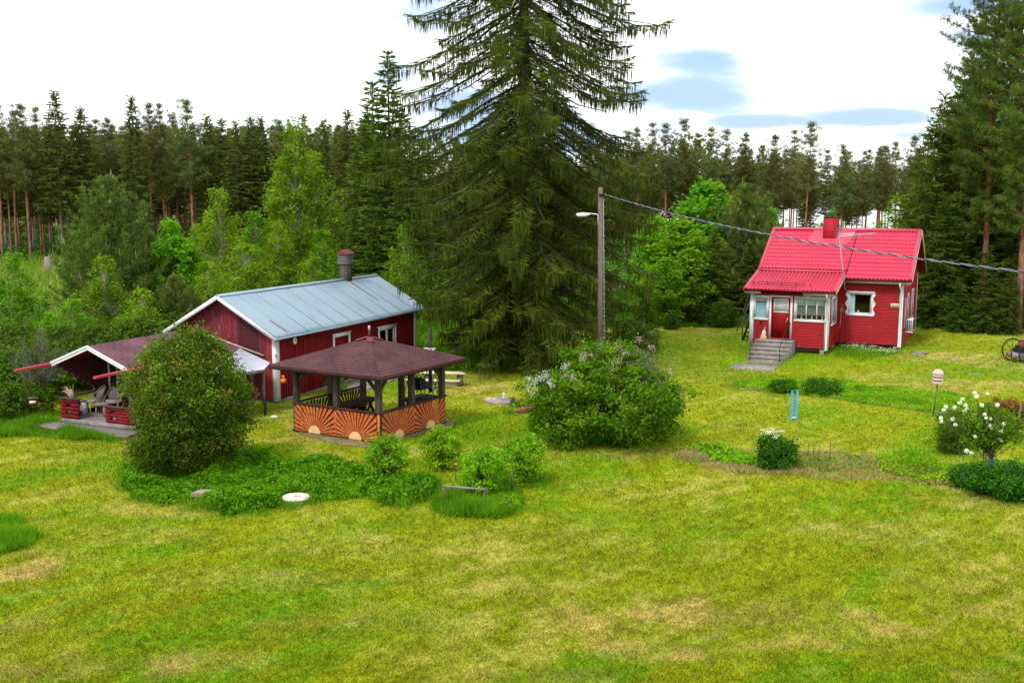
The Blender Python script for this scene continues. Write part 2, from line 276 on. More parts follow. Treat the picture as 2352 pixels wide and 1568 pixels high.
# ---------------------------------------------------------------- mesh helpers
class B:
    def __init__(s): s.V = []; s.F = []; s.U = []; s.Q = []; s.QR = []
    def poly(s, pts, uv=None):
        n = len(s.V); s.V.extend([tuple(map(float, p)) for p in pts]); s.F.append(list(range(n, n + len(pts))))
        s.U.append(uv or [(0, 0)] * len(pts)); return s
    def box(s, x0, x1, y0, y1, z0, z1, fr=None):
        c = [(x0,y0,z0),(x1,y0,z0),(x1,y1,z0),(x0,y1,z0),(x0,y0,z1),(x1,y0,z1),(x1,y1,z1),(x0,y1,z1)]
        if fr: c = [fr(p) for p in c]
        n = len(s.V); s.V.extend([tuple(map(float, p)) for p in c])
        for f in ((0,3,2,1),(4,5,6,7),(0,1,5,4),(1,2,6,5),(2,3,7,6),(3,0,4,7)): s.F.append([n+i for i in f]); s.U.append([(0,0)]*4)
        return s
    def bar(s, a, b, w, h, up=(0,0,1)):          # rectangular bar between two points
        a = np.array(a, float); b = np.array(b, float); d = b - a; d /= np.linalg.norm(d)
        u = np.cross(d, up); 
        if np.linalg.norm(u) < 1e-4: u = np.cross(d, (1,0,0))
        u /= np.linalg.norm(u); v = np.cross(u, d); u = u * w / 2; v = v * h / 2
        c = [a-u-v, a+u-v, a+u+v, a-u+v, b-u-v, b+u-v, b+u+v, b-u+v]; n = len(s.V); s.V.extend([tuple(p) for p in c])
        for f in ((0,3,2,1),(4,5,6,7),(0,1,5,4),(1,2,6,5),(2,3,7,6),(3,0,4,7)): s.F.append([n+i for i in f]); s.U.append([(0,0)]*4)
        return s
    def tube(s, pts, rad, n=6, cap=True):
        pts = [np.array(p, float) for p in pts]; k = len(pts)
        if not hasattr(rad, '__len__'): rad = [rad] * k
        base = len(s.V); ref = np.array([.13, .97, .2])
        for i, p in enumerate(pts):
            d = pts[min(i+1, k-1)] - pts[max(i-1, 0)]; d = d / (np.linalg.norm(d) + 1e-9)
            u = np.cross(d, ref if abs(d @ ref) < .95 else np.array([1., 0, 0])); u /= np.linalg.norm(u); v = np.cross(d, u)
            for j in range(n):
                a = 2 * pi * j / n; s.V.append(tuple(p + (u * cos(a) + v * sin(a)) * rad[i]))
        for i in range(k - 1):
            for j in range(n):
                a = base + i*n + j; b = base + i*n + (j+1) % n; s.F.append([a, b, b+n, a+n]); s.U.append([(0,0)]*4)
        if cap:
            s.F.append([base + j for j in range(n)][::-1]); s.U.append([(0,0)]*n)
            s.F.append([base + (k-1)*n + j for j in range(n)]); s.U.append([(0,0)]*n)
        return s
    def prism(s, pts, off):                      # polygon pts (3d) extruded by vector off
        a = [np.array(p, float) for p in pts]; o = np.array(off, float); n = len(a)
        s.poly(a[::-1]); s.poly([p + o for p in a])
        for i in range(n): s.poly([a[i], a[(i+1) % n], a[(i+1) % n] + o, a[i] + o])
        return s
    def lathe(s, c, prof, n=16):
        c = np.array(c, float)
        for i in range(len(prof) - 1):
            r0, z0 = prof[i]; r1, z1 = prof[i+1]
            for j in range(n):
                a0 = 2*pi*j/n; a1 = 2*pi*(j+1)/n
                q = [c+(r0*cos(a0), r0*sin(a0), z0), c+(r0*cos(a1), r0*sin(a1), z0), c+(r1*cos(a1), r1*sin(a1), z1), c+(r1*cos(a0), r1*sin(a0), z1)]
                if r0 < 1e-6: q = [q[0], q[2], q[3]]
                elif r1 < 1e-6: q = q[:3]
                s.poly(q)
        return s
    def q(s, Q, rnd=None):                       # numpy quads [n,4,3]
        Q = np.asarray(Q, np.float32); s.Q.append(Q); s.QR.append(R.random(len(Q)).astype(np.float32) if rnd is None else np.asarray(rnd, np.float32)); return s
    def mesh(s, name, mat, smooth=False, cols=None):
        me = bpy.data.meshes.new(name)
        nv = len(s.V); Q = np.concatenate(s.Q) if s.Q else np.zeros((0,4,3), np.float32)
        V = np.concatenate([np.array(s.V, np.float32).reshape(-1,3), Q.reshape(-1,3)])
        fl = [i for f in s.F for i in f]; sz = [len(f) for f in s.F]
        loops = np.concatenate([np.array(fl, np.int32), np.arange(nv, nv + len(Q)*4, dtype=np.int32)])
        sizes = np.concatenate([np.array(sz, np.int32), np.full(len(Q), 4, np.int32)])
        starts = np.concatenate([[0], np.cumsum(sizes)[:-1]]).astype(np.int32)
        me.vertices.add(len(V)); me.vertices.foreach_set('co', V.ravel())
        me.loops.add(len(loops)); me.loops.foreach_set('vertex_index', loops)
        me.polygons.add(len(sizes)); me.polygons.foreach_set('loop_start', starts)
        me.update(calc_edges=True); me.validate()
        if s.QR or smooth is None:
            a = me.attributes.new('rnd', 'FLOAT', 'FACE')
            v = np.concatenate([np.full(len(s.F), .5, np.float32)] + s.QR) if s.QR else np.full(len(s.F), .5, np.float32)
            if len(v) == len(me.polygons): a.data.foreach_set('value', v)
        if any(any(c != (0,0) for c in u) for u in s.U[:4000]):
            uvl = me.uv_layers.new(name='UVMap'); arr = np.zeros((len(me.loops), 2), np.float32)
            k = 0
            for u in s.U:
                for c in u: arr[k] = c; k += 1
            uvl.data.foreach_set('uv', arr.ravel())
        if smooth: me.polygons.foreach_set('use_smooth', np.ones(len(me.polygons), bool))
        me.materials.append(mat if not isinstance(mat, str) else MT[mat]); return me
    def build(s, name, mat, parent=None, smooth=False):
        o = bpy.data.objects.new(name, s.mesh(name, mat, smooth)); COL.objects.link(o)
        if parent: o.parent = parent
        return o
def tag(o, label, cat, group=None):
    o['label'] = label; o['category'] = cat
    if group: o['group'] = group
    return o
def thing(name, label, cat, loc=(0,0,0), rz=0, group=None):
    o = bpy.data.objects.new(name, None); COL.objects.link(o); o.empty_display_size = .2
    o.location = tuple(map(float, loc)); o.rotation_euler = (0, 0, rz); return tag(o, label, cat, group)
def structure(o): o['kind'] = 'structure'; return o
def stuff(o): o['kind'] = 'stuff'; return o
def kids(o): return [c for c in COL.objects if c.parent == o]
KID = {}
def dup(root, loc, rz=0, s=1.0, label=None, group=None):
    if root.name not in KID: KID[root.name] = [(k, kids(k)) for k in kids(root)]
    r = root.copy(); COL.objects.link(r); r.location = tuple(map(float, loc)); r.rotation_euler = (0, 0, rz)
    r.scale = (s, s, s) if not hasattr(s, '__len__') else tuple(s)
    if label: r['label'] = label
    if group: r['group'] = group
    for k, ks in KID[root.name]:
        c = k.copy(); COL.objects.link(c); c.parent = r
        for g in ks: d = g.copy(); COL.objects.link(d); d.parent = c
    return r

# foliage primitives ------------------------------------------------
def unit(v): return v / (np.linalg.norm(v, axis=-1, keepdims=True) + 1e-9)
def rdir(n, up=0.0):
    v = R.normal(size=(n, 3)); v[:, 2] += up; return unit(v)
def leaves(c, size, up=.6, asp=.62, jit=.35):
    """leaf shaped rhombi at centres c"""
    n = len(c); nr = rdir(n, up); t = unit(np.cross(nr, rdir(n))); b = np.cross(nr, t)
    L_ = (size * (1 + jit * R.uniform(-1, 1, n)))[:, None]; W = L_ * asp
    return np.stack([c - t*L_/2, c + b*W/2 + t*L_*.05, c + t*L_/2, c - b*W/2 + t*L_*.05], 1)
def strands(p, d, ln, wd, m=.4):
    """tapering strips from p along d"""
    n = len(p); d = unit(d); sd_ = unit(np.cross(d, rdir(n))); ln = np.broadcast_to(np.asarray(ln, float), (n,))[:, None]; wd = np.broadcast_to(np.asarray(wd, float), (n,))[:, None]
    return np.stack([p, p + d*ln*m + sd_*wd/2, p + d*ln, p + d*ln*m - sd_*wd/2], 1)
def clumps(centres, n, rad, size, flat=.7, up=.6, asp=.62):
    k = len(centres); c = np.repeat(centres, n, 0); rad = np.repeat(np.broadcast_to(rad, (k,)), n)
    off = R.normal(size=(k*n, 3)) * .55; off[:, 2] *= flat
    return leaves(c + off * rad[:, None], size, up, asp)

# ================================================================ terrain
def vnoise(x, y, seed=0):
    r = np.random.default_rng(seed); T = r.random((256, 256))
    xi = np.floor(x).astype(int); yi = np.floor(y).astype(int); fx = x - xi; fy = y - yi
    fx = fx*fx*(3-2*fx); fy = fy*fy*(3-2*fy)
    g = lambda a, b: T[a % 256, b % 256]
    return (g(xi,yi)*(1-fx)+g(xi+1,yi)*fx)*(1-fy) + (g(xi,yi+1)*(1-fx)+g(xi+1,yi+1)*fx)*fy
def fbm(x, y, sc_, oct=4, seed=0):
    s = 0; a = 1; t = 0
    for i in range(oct): s = s + a*vnoise(x/sc_*2**i+17*i, y/sc_*2**i+5*i, seed+i); t += a; a *= .55
    return s/t
def hgt(x, y):
    x = np.asarray(x, float); y = np.asarray(y, float)
    h = -.42*np.exp(-(((x-11.3)**2+(y-49.6)**2)/18.))
    h = h + .05*(fbm(x, y, 6, 2, 3)-.5)*np.clip((70-y)/10, 0, 1)
    h = h + np.clip((y-75)/60, 0, 1)*.5*(fbm(x, y, 9, 2, 4)-.5)
    return h
# patches of straw (px centre, px radii, strength) turned into world ellipses on the lawn
DRY = [(60,1300,110,45,1),(10,1230,80,40,.3),(170,1535,260,35,.75),(400,1165,150,22,.7),(500,1525,140,28,.4),(690,1160,60,20,.5),(1100,1345,160,30,.35),(1600,1420,330,45,.6),(1900,1470,250,40,.5),
       (1520,1495,160,25,.5),(1200,1560,200,30,.35),(2250,1330,200,60,.35),(1950,1066,360,22,.6),(1620,1050,70,22,.7),(2250,1150,120,26,.5),(2180,1105,100,25,.6),(2210,885,170,17,.8),(2200,820,130,16,.8),
       (2060,860,130,14,.4),(2330,840,90,25,.6),(1600,760,90,14,.6),(1080,880,90,22,.7),(1150,925,60,16,.5),(700,1005,90,18,.8),(760,1055,130,18,.4),(980,1035,110,14,.6),(870,1060,70,16,.35),(1210,1040,120,30,.3),
       (1250,1240,200,30,.3),(300,1230,160,24,.35),(900,1260,260,30,.3),(600,1330,260,26,.3),(1450,1120,160,20,.3),(2100,1230,300,30,.35),(2330,990,60,14,.3),(1720,980,90,14,.3),(1560,1045,200,14,.55),(640,940,40,16,.8),
       (30,1460,60,40,.5),(820,1440,260,30,.3),(2300,1560,140,30,.4),(1880,700,60,8,.4)]
LUSH = [(200,1040,160,30,.5),(60,1100,120,40,.3),(560,1440,200,40,.35),(330,1470,160,30,.35),(1090,880,80,14,.3),(1080,985,70,30,.5),(1640,1200,260,50,.45),(1400,1290,300,50,.4),(1640,840,120,40,.9),(1700,780,60,40,.7),(600,960,50,26,.8),
        (1000,1200,160,26,.4),(1850,890,200,30,.8),(1330,1200,160,40,.4),(1300,1560,200,30,.3),(760,1420,200,50,.3),(2050,1520,200,30,.2),(1500,1180,150,40,.4),(860,970,60,20,.3),(1880,1180,200,30,.2)]
def ell(lst):
    o = []
    for px, py, rx, ry, s in lst:
        c = P(px, py); e = P(px+rx, py); t = P(px, py-ry); b_ = P(px, py+ry)
        o.append((c[0], (t[1]+b_[1])/2, abs(e[0]-c[0]), abs(t[1]-b_[1])/2, s))
    return o
DRYE, LUSHE = ell(DRY), ell(LUSH)
def blob(x, y, E, wob):
    m = np.zeros_like(x)
    for cx, cy, rx, ry, s in E:
        d = np.sqrt(((x-cx)/rx)**2+((y-cy)/ry)**2) + wob
        m = np.maximum(m, s*np.clip((1.25-d)*1.5, 0, 1))
    return m
CA, SA = cos(radians(40)), sin(radians(40))
def lawncol(x, y):
    x = np.asarray(x, float); y = np.asarray(y, float)
    u = x*CA+y*SA; v = -x*SA+y*CA
    st = fbm(u*.26, v, .42, 4, 20); st2 = fbm(u*.45+40, v*1.1, 2.6, 3, 30); big = fbm(x, y, 7, 3, 40); fine = fbm(x, y, .16, 3, 50); mid = fbm(x, y, .5, 3, 60)
    wob = (fbm(x, y, 1.1, 4, 70)-.5)*1.5
    sm = lambda z, a, b: (lambda t: t*t*(3-2*t))(np.clip((z-a)/(b-a), 0, 1))
    yel = np.array([.200, .236, .006]); grn = np.array([.115, .205, .003]); straw = np.array([.36, .285, .075]); brown = np.array([.27, .185, .07]); lush = np.array([.045, .150, .002])
    g = sm(st*.45+st2*.35+big*.2, .45, .62)[..., None]
    c = yel*(1-g)+grn*g
    d = blob(x, y, DRYE, wob)
    dry = sm(mid*.35+st*.35+(1-st2)*.3, .50, .66)*.42*sm(1-big, .36, .60)
    dd = np.clip(dry + d*(.10+.60*sm(mid*.5+st*.5, .40, .60)), 0, .8)[..., None]
    c = c*(1-dd)+straw*dd
    br = (d*sm(fbm(x, y, .8, 3, 80), .52, .62))[..., None]*.4
    c = c*(1-br)+brown*br
    l = (blob(x, y, LUSHE, wob)*(1-.85*dd[..., 0]))[..., None]*.42
    c = c*(1-l)+lush*l
    k = (1+(fine-.5)*.8+(st-.5)*.55+(mid-.5)*.3)[..., None]
    c = c*k
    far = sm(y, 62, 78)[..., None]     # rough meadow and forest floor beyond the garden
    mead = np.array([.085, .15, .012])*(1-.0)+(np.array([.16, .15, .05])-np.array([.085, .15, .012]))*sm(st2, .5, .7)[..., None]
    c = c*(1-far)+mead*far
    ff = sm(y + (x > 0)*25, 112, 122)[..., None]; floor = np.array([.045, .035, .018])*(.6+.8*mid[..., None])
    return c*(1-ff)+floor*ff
def set_col(me, c):
    a = me.attributes.new('col', 'FLOAT_COLOR', 'POINT'); a.data.foreach_set('color', np.concatenate([c, np.ones((len(c), 1))], 1).astype(np.float32).ravel())
def gridmesh(name, xs, ys, mat, z=0.0):
    Xg, Yg = np.meshgrid(xs, ys); nx, ny = len(xs), len(ys); Zg = hgt(Xg, Yg)+z
    V = np.stack([Xg, Yg, Zg], -1).reshape(-1, 3)
    i = np.arange(nx*ny).reshape(ny, nx); f = np.stack([i[:-1, :-1], i[:-1, 1:], i[1:, 1:], i[1:, :-1]], -1).reshape(-1, 4)
    me = bpy.data.meshes.new(name); me.vertices.add(len(V)); me.vertices.foreach_set('co', V.astype(np.float32).ravel())
    me.loops.add(f.size); me.loops.foreach_set('vertex_index', f.astype(np.int32).ravel()); me.polygons.add(len(f)); me.polygons.foreach_set('loop_start', np.arange(0, f.size, 4, dtype=np.int32))
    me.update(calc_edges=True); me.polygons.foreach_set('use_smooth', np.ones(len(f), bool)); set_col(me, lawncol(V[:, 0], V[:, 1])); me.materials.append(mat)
    o = bpy.data.objects.new(name, me); COL.objects.link(o); return o
def spaced(a, b, fine0, fine1, df, dc):
    l = list(np.arange(fine0, fine1, df)); x = fine0
    st = df
    while x > a: st = min(st*1.35, dc); x -= st; l.append(x)
    x = l[int((fine1-fine0)/df)-1] if False else fine1; st = df
    while x < b: l.append(x); st = min(st*1.35, dc); x += st
    return np.array(sorted(set(l)))
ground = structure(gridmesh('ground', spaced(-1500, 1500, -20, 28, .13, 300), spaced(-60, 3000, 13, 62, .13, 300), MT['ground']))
# lake behind the far trees on the right
mw, t, o = newmat('lake_water'); b = N(t, 'ShaderNodeBsdfPrincipled'); b.inputs['Base Color'].default_value = (.05, .07, .08, 1); b.inputs['Roughness'].default_value = .08
bn = N(t, 'ShaderNodeBump'); bn.inputs['Strength'].default_value = .15; L(t, noise(t, .6, 3), bn.inputs['Height']); L(t, bn.outputs[0], b.inputs['Normal']); L(t, b.outputs[0], o.inputs[0])
lk = B(); pts = [(25+380*0+0, 205, .5)]
ring = [(22, 215), (60, 200), (110, 205), (180, 220), (330, 420), (520, 900), (560, 1500), (120, 1500), (90, 800), (45, 400)]
lk.poly([(x, y, .55) for x, y in ring]); structure(lk.build('lake_water', mw))

# lawn blades: small blades, denser near the camera
def blades(name, n, y0, y1, h, wd):
    t_ = R.random(n); y = 1/((1/y0)*(1-t_)+(1/y1)*t_); x = R.uniform(-.52, .52, n)*y
    ok = ~((x > -7.2) & (x < -2) & (y > 33.2) & (y < 38) & False); x = x[ok]; y = y[ok]; n = len(x)
    z = hgt(x, y); p = np.stack([x, y, z], 1); d = rdir(n, .75); d[:, 2] = np.abs(d[:, 2])+.15
    s = (.6+.8*R.random(n))*(y/22)**.5; Q = strands(p, d, h*s, wd*s)
    c = lawncol(x, y)*(R.uniform(.6, 1.6, n))[:, None]
    b_ = B(); b_.q(Q); me = b_.mesh(name, MT['blade']); set_col(me, np.repeat(c, 4, 0))
    o_ = bpy.data.objects.new(name, me); COL.objects.link(o_); return o_
lg = stuff(blades('lawn_grass', 420000, 15.5, 60, .075, .016)); tag(lg, 'short mown yellow green lawn grass with straw coloured patches', 'grass')

# ================================================================ the red house
def frame(o, th):
    c, s = cos(th), sin(th)
    return lambda x, y, z=0: np.array([o[0]+c*x-s*y, o[1]+s*x+c*y, z])
HO, HTH = (19.35, 53.66), radians(-25.5)
HW = frame(HO, HTH)
house = thing('red_house', 'small red timber house with bright red metal roof and white trimmed porch', 'house', (*HO, 0), HTH)
def lapwall(bf, a, b, z0, z1, holes=(), step=.135, proud=.032, back=-.12):
    """lap siding on the vertical plane from a to b (xy), outside on the right of a->b; holes (s0,s1,z0,z1)"""
    a = np.array(a, float); b = np.array(b, float); Ln = np.linalg.norm(b-a); d = (b-a)/Ln; n = np.array([d[1], -d[0]])
    W = lambda s, o_, z: (a[0]+d[0]*s+n[0]*o_, a[1]+d[1]*s+n[1]*o_, z)
    cs = sorted({0, Ln, *[h[0] for h in holes], *[h[1] for h in holes]}); zs = sorted({z0, z1, *[h[2] for h in holes], *[h[3] for h in holes]})
    rows = list(np.arange(z0, z1, step))+[z1]
    for s0, s1 in zip(cs[:-1], cs[1:]):
        for r0, r1 in zip(rows[:-1], rows[1:]):
            segs = [(r0, r1)]
            for h in holes:
                if h[0] < (s0+s1)/2 < h[1]:
                    ns = []
                    for q0, q1 in segs:
                        if h[3] <= q0 or h[2] >= q1: ns.append((q0, q1))
                        else:
                            if q0 < h[2]: ns.append((q0, h[2]))
                            if q1 > h[3]: ns.append((h[3], q1))
                    segs = ns
            for q0, q1 in segs:
                if q1-q0 < .004: continue
                p0 = proud*(1-(q0-r0)/step); p1 = proud*(1-(q1-r0)/step)
                bf.poly([W(s0, p0, q0), W(s1, p0, q0), W(s1, p1, q1), W(s0, p1, q1)])
                if abs(q0-r0) < 1e-6: bf.poly([W(s0, 0, q0), W(s1, 0, q0), W(s1, p0, q0), W(s0, p0, q0)])
    for (s0, s1, h0, h1) in holes:      # reveals
        for q in ([(s0,0,h0),(s1,0,h0),(s1,back,h0),(s0,back,h0)], [(s0,0,h1),(s0,back,h1),(s1,back,h1),(s1,0,h1)],
                  [(s0,0,h0),(s0,back,h0),(s0,back,h1),(s0,0,h1)], [(s1,0,h0),(s1,0,h1),(s1,back,h1),(s1,back,h0)]):
            bf.poly([W(*p) for p in q])
    for s0, s1 in zip(cs[:-1], cs[1:]):     # inner skin
        for q0, q1 in zip(zs[:-1], zs[1:]):
            if any(h[0] < (s0+s1)/2 < h[1] and h[2] < (q0+q1)/2 < h[3] for h in holes): continue
            bf.poly([W(s0, back, q0), W(s0, back, q1), W(s1, back, q1), W(s1, back, q0)])
    return bf
XL, XP, YB, YP = -6.93, -3.13, 6.9, -2.63      # left end, porch right side, back, porch front
ZR, YR, ZE, YE = 5.80, 3.4, 3.50, -.42         # ridge, its y, main eave, its y
roofz = lambda y: ZE+(ZR-ZE)*(y-YE)/(YR-YE) if y < YR else ZR-(ZR-ZE)*(y-YR)/(YR-YE)
def win_local(A, Bp, s0, s1): return s0, s1
# main front wall (y=0) from porch to right corner, with the picture window
wb = B(); lapwall(wb, (XP, 0), (0, 0), .22, 3.36, [(.55, 1.68, 1.72, 2.72)])
wb.build('wall', 'house_red', house)
# right gable wall with two windows
gw = B(); lapwall(gw, (0, 0), (0, YB), .22, 3.42, [(1.95, 2.55, 1.35, 2.55), (4.1, 4.9, 1.2, 2.6)])
for i in range(17):    # gable triangle boards
    q0 = 3.42+i*.135; q1 = q0+.135
    y0 = YE+(q0-ZE+.12)/(ZR-ZE)*(YR-YE); y1 = YE+(q1-ZE+.12)/(ZR-ZE)*(YR-YE)
    y0 = max(y0, 0); y1 = max(y1, 0); gw.poly([(.018, y0, q0), (.018, 2*YR-y0, q0), (0.0, 2*YR-y1, q1), (0.0, y1, q1)])
gw.build('gable_wall', 'house_red', house)
lw = B(); lapwall(lw, (XL, YB), (XL, 0), .22, 3.42)
lw.poly([(XL, 0, 3.42), (XL, YR, ZR-.1), (XL, YB, 3.42)]); lw.build('gable_wall', 'house_red', house)
bw = B(); lapwall(bw, (0, YB), (XL, YB), .22, 3.36); bw.build('back_wall', 'house_red', house)
fl = B(); fl.box(XL+.1, -.1, .13, YB-.1, .16, .21); fl.box(XL+.1, XP-.12, YP+.12, .1, .5, .58); fl.box(XL+.13, XP-.13, .0, .12, .6, 2.9); fl.build('floor', 'brown_wood', house)
fd = B()
for (x, y) in ((XL+.2, .2), (-.2, .2), (-2.2, .2), (-.2, YB-.3), (XL+.2, YB-.3), (XP-.2, YP+.2), (XP-.2, -.3), (-5, YP+.5)): fd.box(x-.16, x+.16, y-.16, y+.16, -.5, .16)
fd.box(XL+.3, -.3, .5, YB-.4, -.5, .15); fd.box(XL+.2, XP-.5, YP+.6, .4, -.6, .15)
fd.build('foundation', 'concrete', house)
# porch walls
pw = B(); lapwall(pw, (XL, YP), (XP, YP), .20, 2.86, [(.20, .82, 1.55, 2.60), (1.04, 1.97, .60, 2.62), (2.24, 3.74, 1.55, 2.62)]); pw.build('porch_wall', 'house_red', house)
ps = B(); lapwall(ps, (XP, YP), (XP, 0), .20, 3.1, [(.72, 2.1, 1.32, 2.55)]); ps.build('porch_wall', 'house_red', house); ps = B(); lapwall(ps, (XL, 0), (XL, YP), .20, 3.1); ps.build('porch_wall', 'house_red', house)
# corner boards and posts
def wavy(bf, x, y, z0, z1, wd, th):
    n = 30
    f = lambda z: wd*(.75+.35*math.sin((z-z0)/(z1-z0)*pi*3.0+.6)) if z > z0+.9 else wd*(.8)
    for i in range(n):
        a = z0+(z1-z0)*i/n; b_ = z0+(z1-z0)*(i+1)/n
        bf.prism([(x-f(a), y, a), (x, y, a), (x, y, b_), (x-f(b_), y, b_)], (0, -th, 0))
cb = B(); wavy(cb, 0.02, -.02, .12, 3.3, .17, .03); cb.build('corner_board', 'white', house)
for nm, bx in (('corner_board', (XP-.16, XP+.03, YP-.045, YP-.02, .1, 2.86)), ('corner_board', (XP+.02, XP+.045, YP-.02, YP+.13, .1, 2.86)), ('corner_board', (XL-.03, XL+.17, YP-.045, YP-.02, .1, 2.86)), ('corner_board', (.02, .045, YB-.12, YB+.02, .1, 3.4))):
    q = B(); q.box(*bx); q.build(nm, 'white', house)
# windows: frame proud of the wall, mullions, pane, curtains
def window(parent, a, d, s0, s1, z0, z1, fw=.10, mull=(), ornament=False, curtains=(), wall_n=None):
    a = np.array(a, float); d = np.array(d, float); n = np.array([d[1], -d[0]])
    W = lambda s, o_, z: (a[0]+d[0]*s+n[0]*o_, a[1]+d[1]*s+n[1]*o_, z)
    def bx(bf, sa, sb, oa, ob, za, zb):
        bf.box(sa, sb, oa, ob, za, zb, fr=lambda p: W(p[0], p[1], p[2])); return bf
    f = B()
    bx(f, s0-fw, s1+fw, .021, .05, z1, z1+fw); bx(f, s0-fw, s1+fw, .021, .055, z0-fw, z0)
    if ornament:
        k = 14
        for sg, s in ((-1, s0), (1, s1)):
            for i in range(k):
                za = z0+(z1-z0)*i/k; zb = z0+(z1-z0)*(i+1)/k; g = lambda z: fw*(1+.55*math.cos((z-z0)/(z1-z0)*4*pi)*(.9 if z < (z0+z1)/2 else 1))*.85
                f.prism([W(s, .022, za), W(s+sg*g(za), .022, za), W(s+sg*g(zb), .022, zb), W(s, .022, zb)], (n[0]*.03, n[1]*.03, 0))
    else: bx(f, s0-fw, s0, .021, .05, z0, z1); bx(f, s1, s1+fw, .021, .05, z0, z1)
    fr_ = f.build('window', 'white', parent)
    m = B(); bw_ = .045
    for (p, q, r, t_) in ((s0, s1, z0, z0+bw_), (s0, s1, z1-bw_, z1), (s0, s0+bw_, z0+bw_, z1-bw_), (s1-bw_, s1, z0+bw_, z1-bw_)): bx(m, p, q, -.05, -.005, r, t_)
    for x in mull: bx(m, s0+(s1-s0)*x-.025, s0+(s1-s0)*x+.025, -.045, .008, z0+bw_, z1-bw_)
    m.build('sash', 'white', fr_)
    g = B(); g.poly([W(s0, -.03, z0), W(s1, -.03, z0), W(s1, -.03, z1), W(s0, -.03, z1)]); g.build('pane', 'glass', fr_)
    for (c0, c1, h0, h1, mt) in curtains:
        c = B(); k = max(6, int((c1-c0)*30)); 
        for i in range(k):
            u0 = c0+(c1-c0)*i/k; u1 = c0+(c1-c0)*(i+1)/k; o0 = -.10+.025*math.sin(i*1.9); o1 = -.10+.025*math.sin((i+1)*1.9)
            c.poly([W(s0+(s1-s0)*u0, o0, z0+(z1-z0)*h0), W(s0+(s1-s0)*u1, o1, z0+(z1-z0)*h0), W(s0+(s1-s0)*u1, o1, z0+(z1-z0)*h1), W(s0+(s1-s0)*u0, o0, z0+(z1-z0)*h1)])
        c.build('curtain', mt, fr_)
    return fr_
window(house, (XP, 0), (1, 0), .55, 1.68, 1.72, 2.72, .13, ornament=True, curtains=[(.0, .26, 0, 1, 'curtain_blue'), (.9, 1, 0, 1, 'curtain_white')])
mug = B(); mug.lathe((XP+1.0, .2, 1.74), [(0, 0), (.045, 0), (.045, .12), (0, .12)], 10)
mug.build('window_mug', 'white', house)
window(house, (0, 0), (0, 1), 1.95, 2.55, 1.35, 2.55, .1, curtains=[(0, .35, 0, 1, 'curtain_white')])
window(house, (0, 0), (0, 1), 4.1, 4.9, 1.2, 2.6, .1, mull=(.5,))
window(house, (XL, YP), (1, 0), .20, .82, 1.55, 2.60, .09, curtains=[(0, 1, .05, .74, 'curtain_blue'), (0, 1, .78, 1, 'curtain_white')])
window(house, (XL, YP), (1, 0), 2.24, 3.74, 1.55, 2.62, .09, mull=(.33, .667), curtains=[(0, 1, .66, .98, 'curtain_white'), (.0, 1, .22, .64, 'blind')])
pwn = window(house, (XP, YP), (0, 1), .72, 2.1, 1.32, 2.55, .09, mull=(.5,), curtains=[(0, 1, .3, 1, 'curtain_white')])
for i in range(3):
    og = B(); og.lathe((XL+2.24+1.5*(i+.5)/3, YP+.15, 1.6), [(0, 0), (.05, .0), (.03, .08), (.045, .14), (.015, .24), (0, .26)], 8); og.build('window_sill_ornament', 'cream_trim', house)
for s in (-.075, 1.68-.55+.075):
    for z in (2.42, 2.34, 2.22): dots = B(); dots.box(XP+.55+s-.018, XP+.55+s+.018, -.06, -.051, z-.018, z+.018); dots.build('frame_ornament', 'black', house)
for i in range(3): dots = B(); dots.box(XP+1.03+i*.09, XP+1.06+i*.09, -.062, -.053, 2.83, 2.87); dots.build('frame_ornament', 'black', house)
# door
dr = B(); dr.box(XL+1.04, XL+1.97, YP+.03, YP+.07, .60, 2.62); door = dr.build('door', 'house_red', house)
q = B(); q.box(XL+.94, XL+1.04, YP-.05, YP-.021, .5, 2.71); q.box(XL+1.97, XL+2.07, YP-.05, YP-.021, .5, 2.71); q.box(XL+1.04, XL+1.97, YP-.05, YP-.021, 2.62, 2.71); q.build('door_frame', 'white', door)
q = B(); g0, g1, h0, h1 = XL+1.14, XL+1.87, 1.86, 2.55
q.box(g0, g1, YP+.01, YP+.03, h0, h0+.05); q.box(g0, g1, YP+.01, YP+.03, h1-.05, h1); q.box(g0, g0+.05, YP+.01, YP+.03, h0+.05, h1-.05); q.box(g1-.05, g1, YP+.01, YP+.03, h0+.05, h1-.05)
q.build('window_frame', 'white', door)
q = B(); q.box(g0+.05, g1-.05, YP+.022, YP+.029, h0+.05, h1-.05); q.build('pane', 'curtain_white', door)
q = B()
for r in range(7):
    for c_ in range(6):
        x = g0+.1+c_*.105+(r % 2)*.05; z = h0+.10+r*.078
        if x+.06 < g1-.05: q.box(x, x+.055, YP+.017, YP+.0215, z, z+.028)
q.build('pane_pattern', 'blind', door)
q = B(); q.bar((XL+1.86, YP-.03, 1.62), (XL+1.78, YP-.03, 1.38), .025, .025); q.build('handle', 'cream', door)
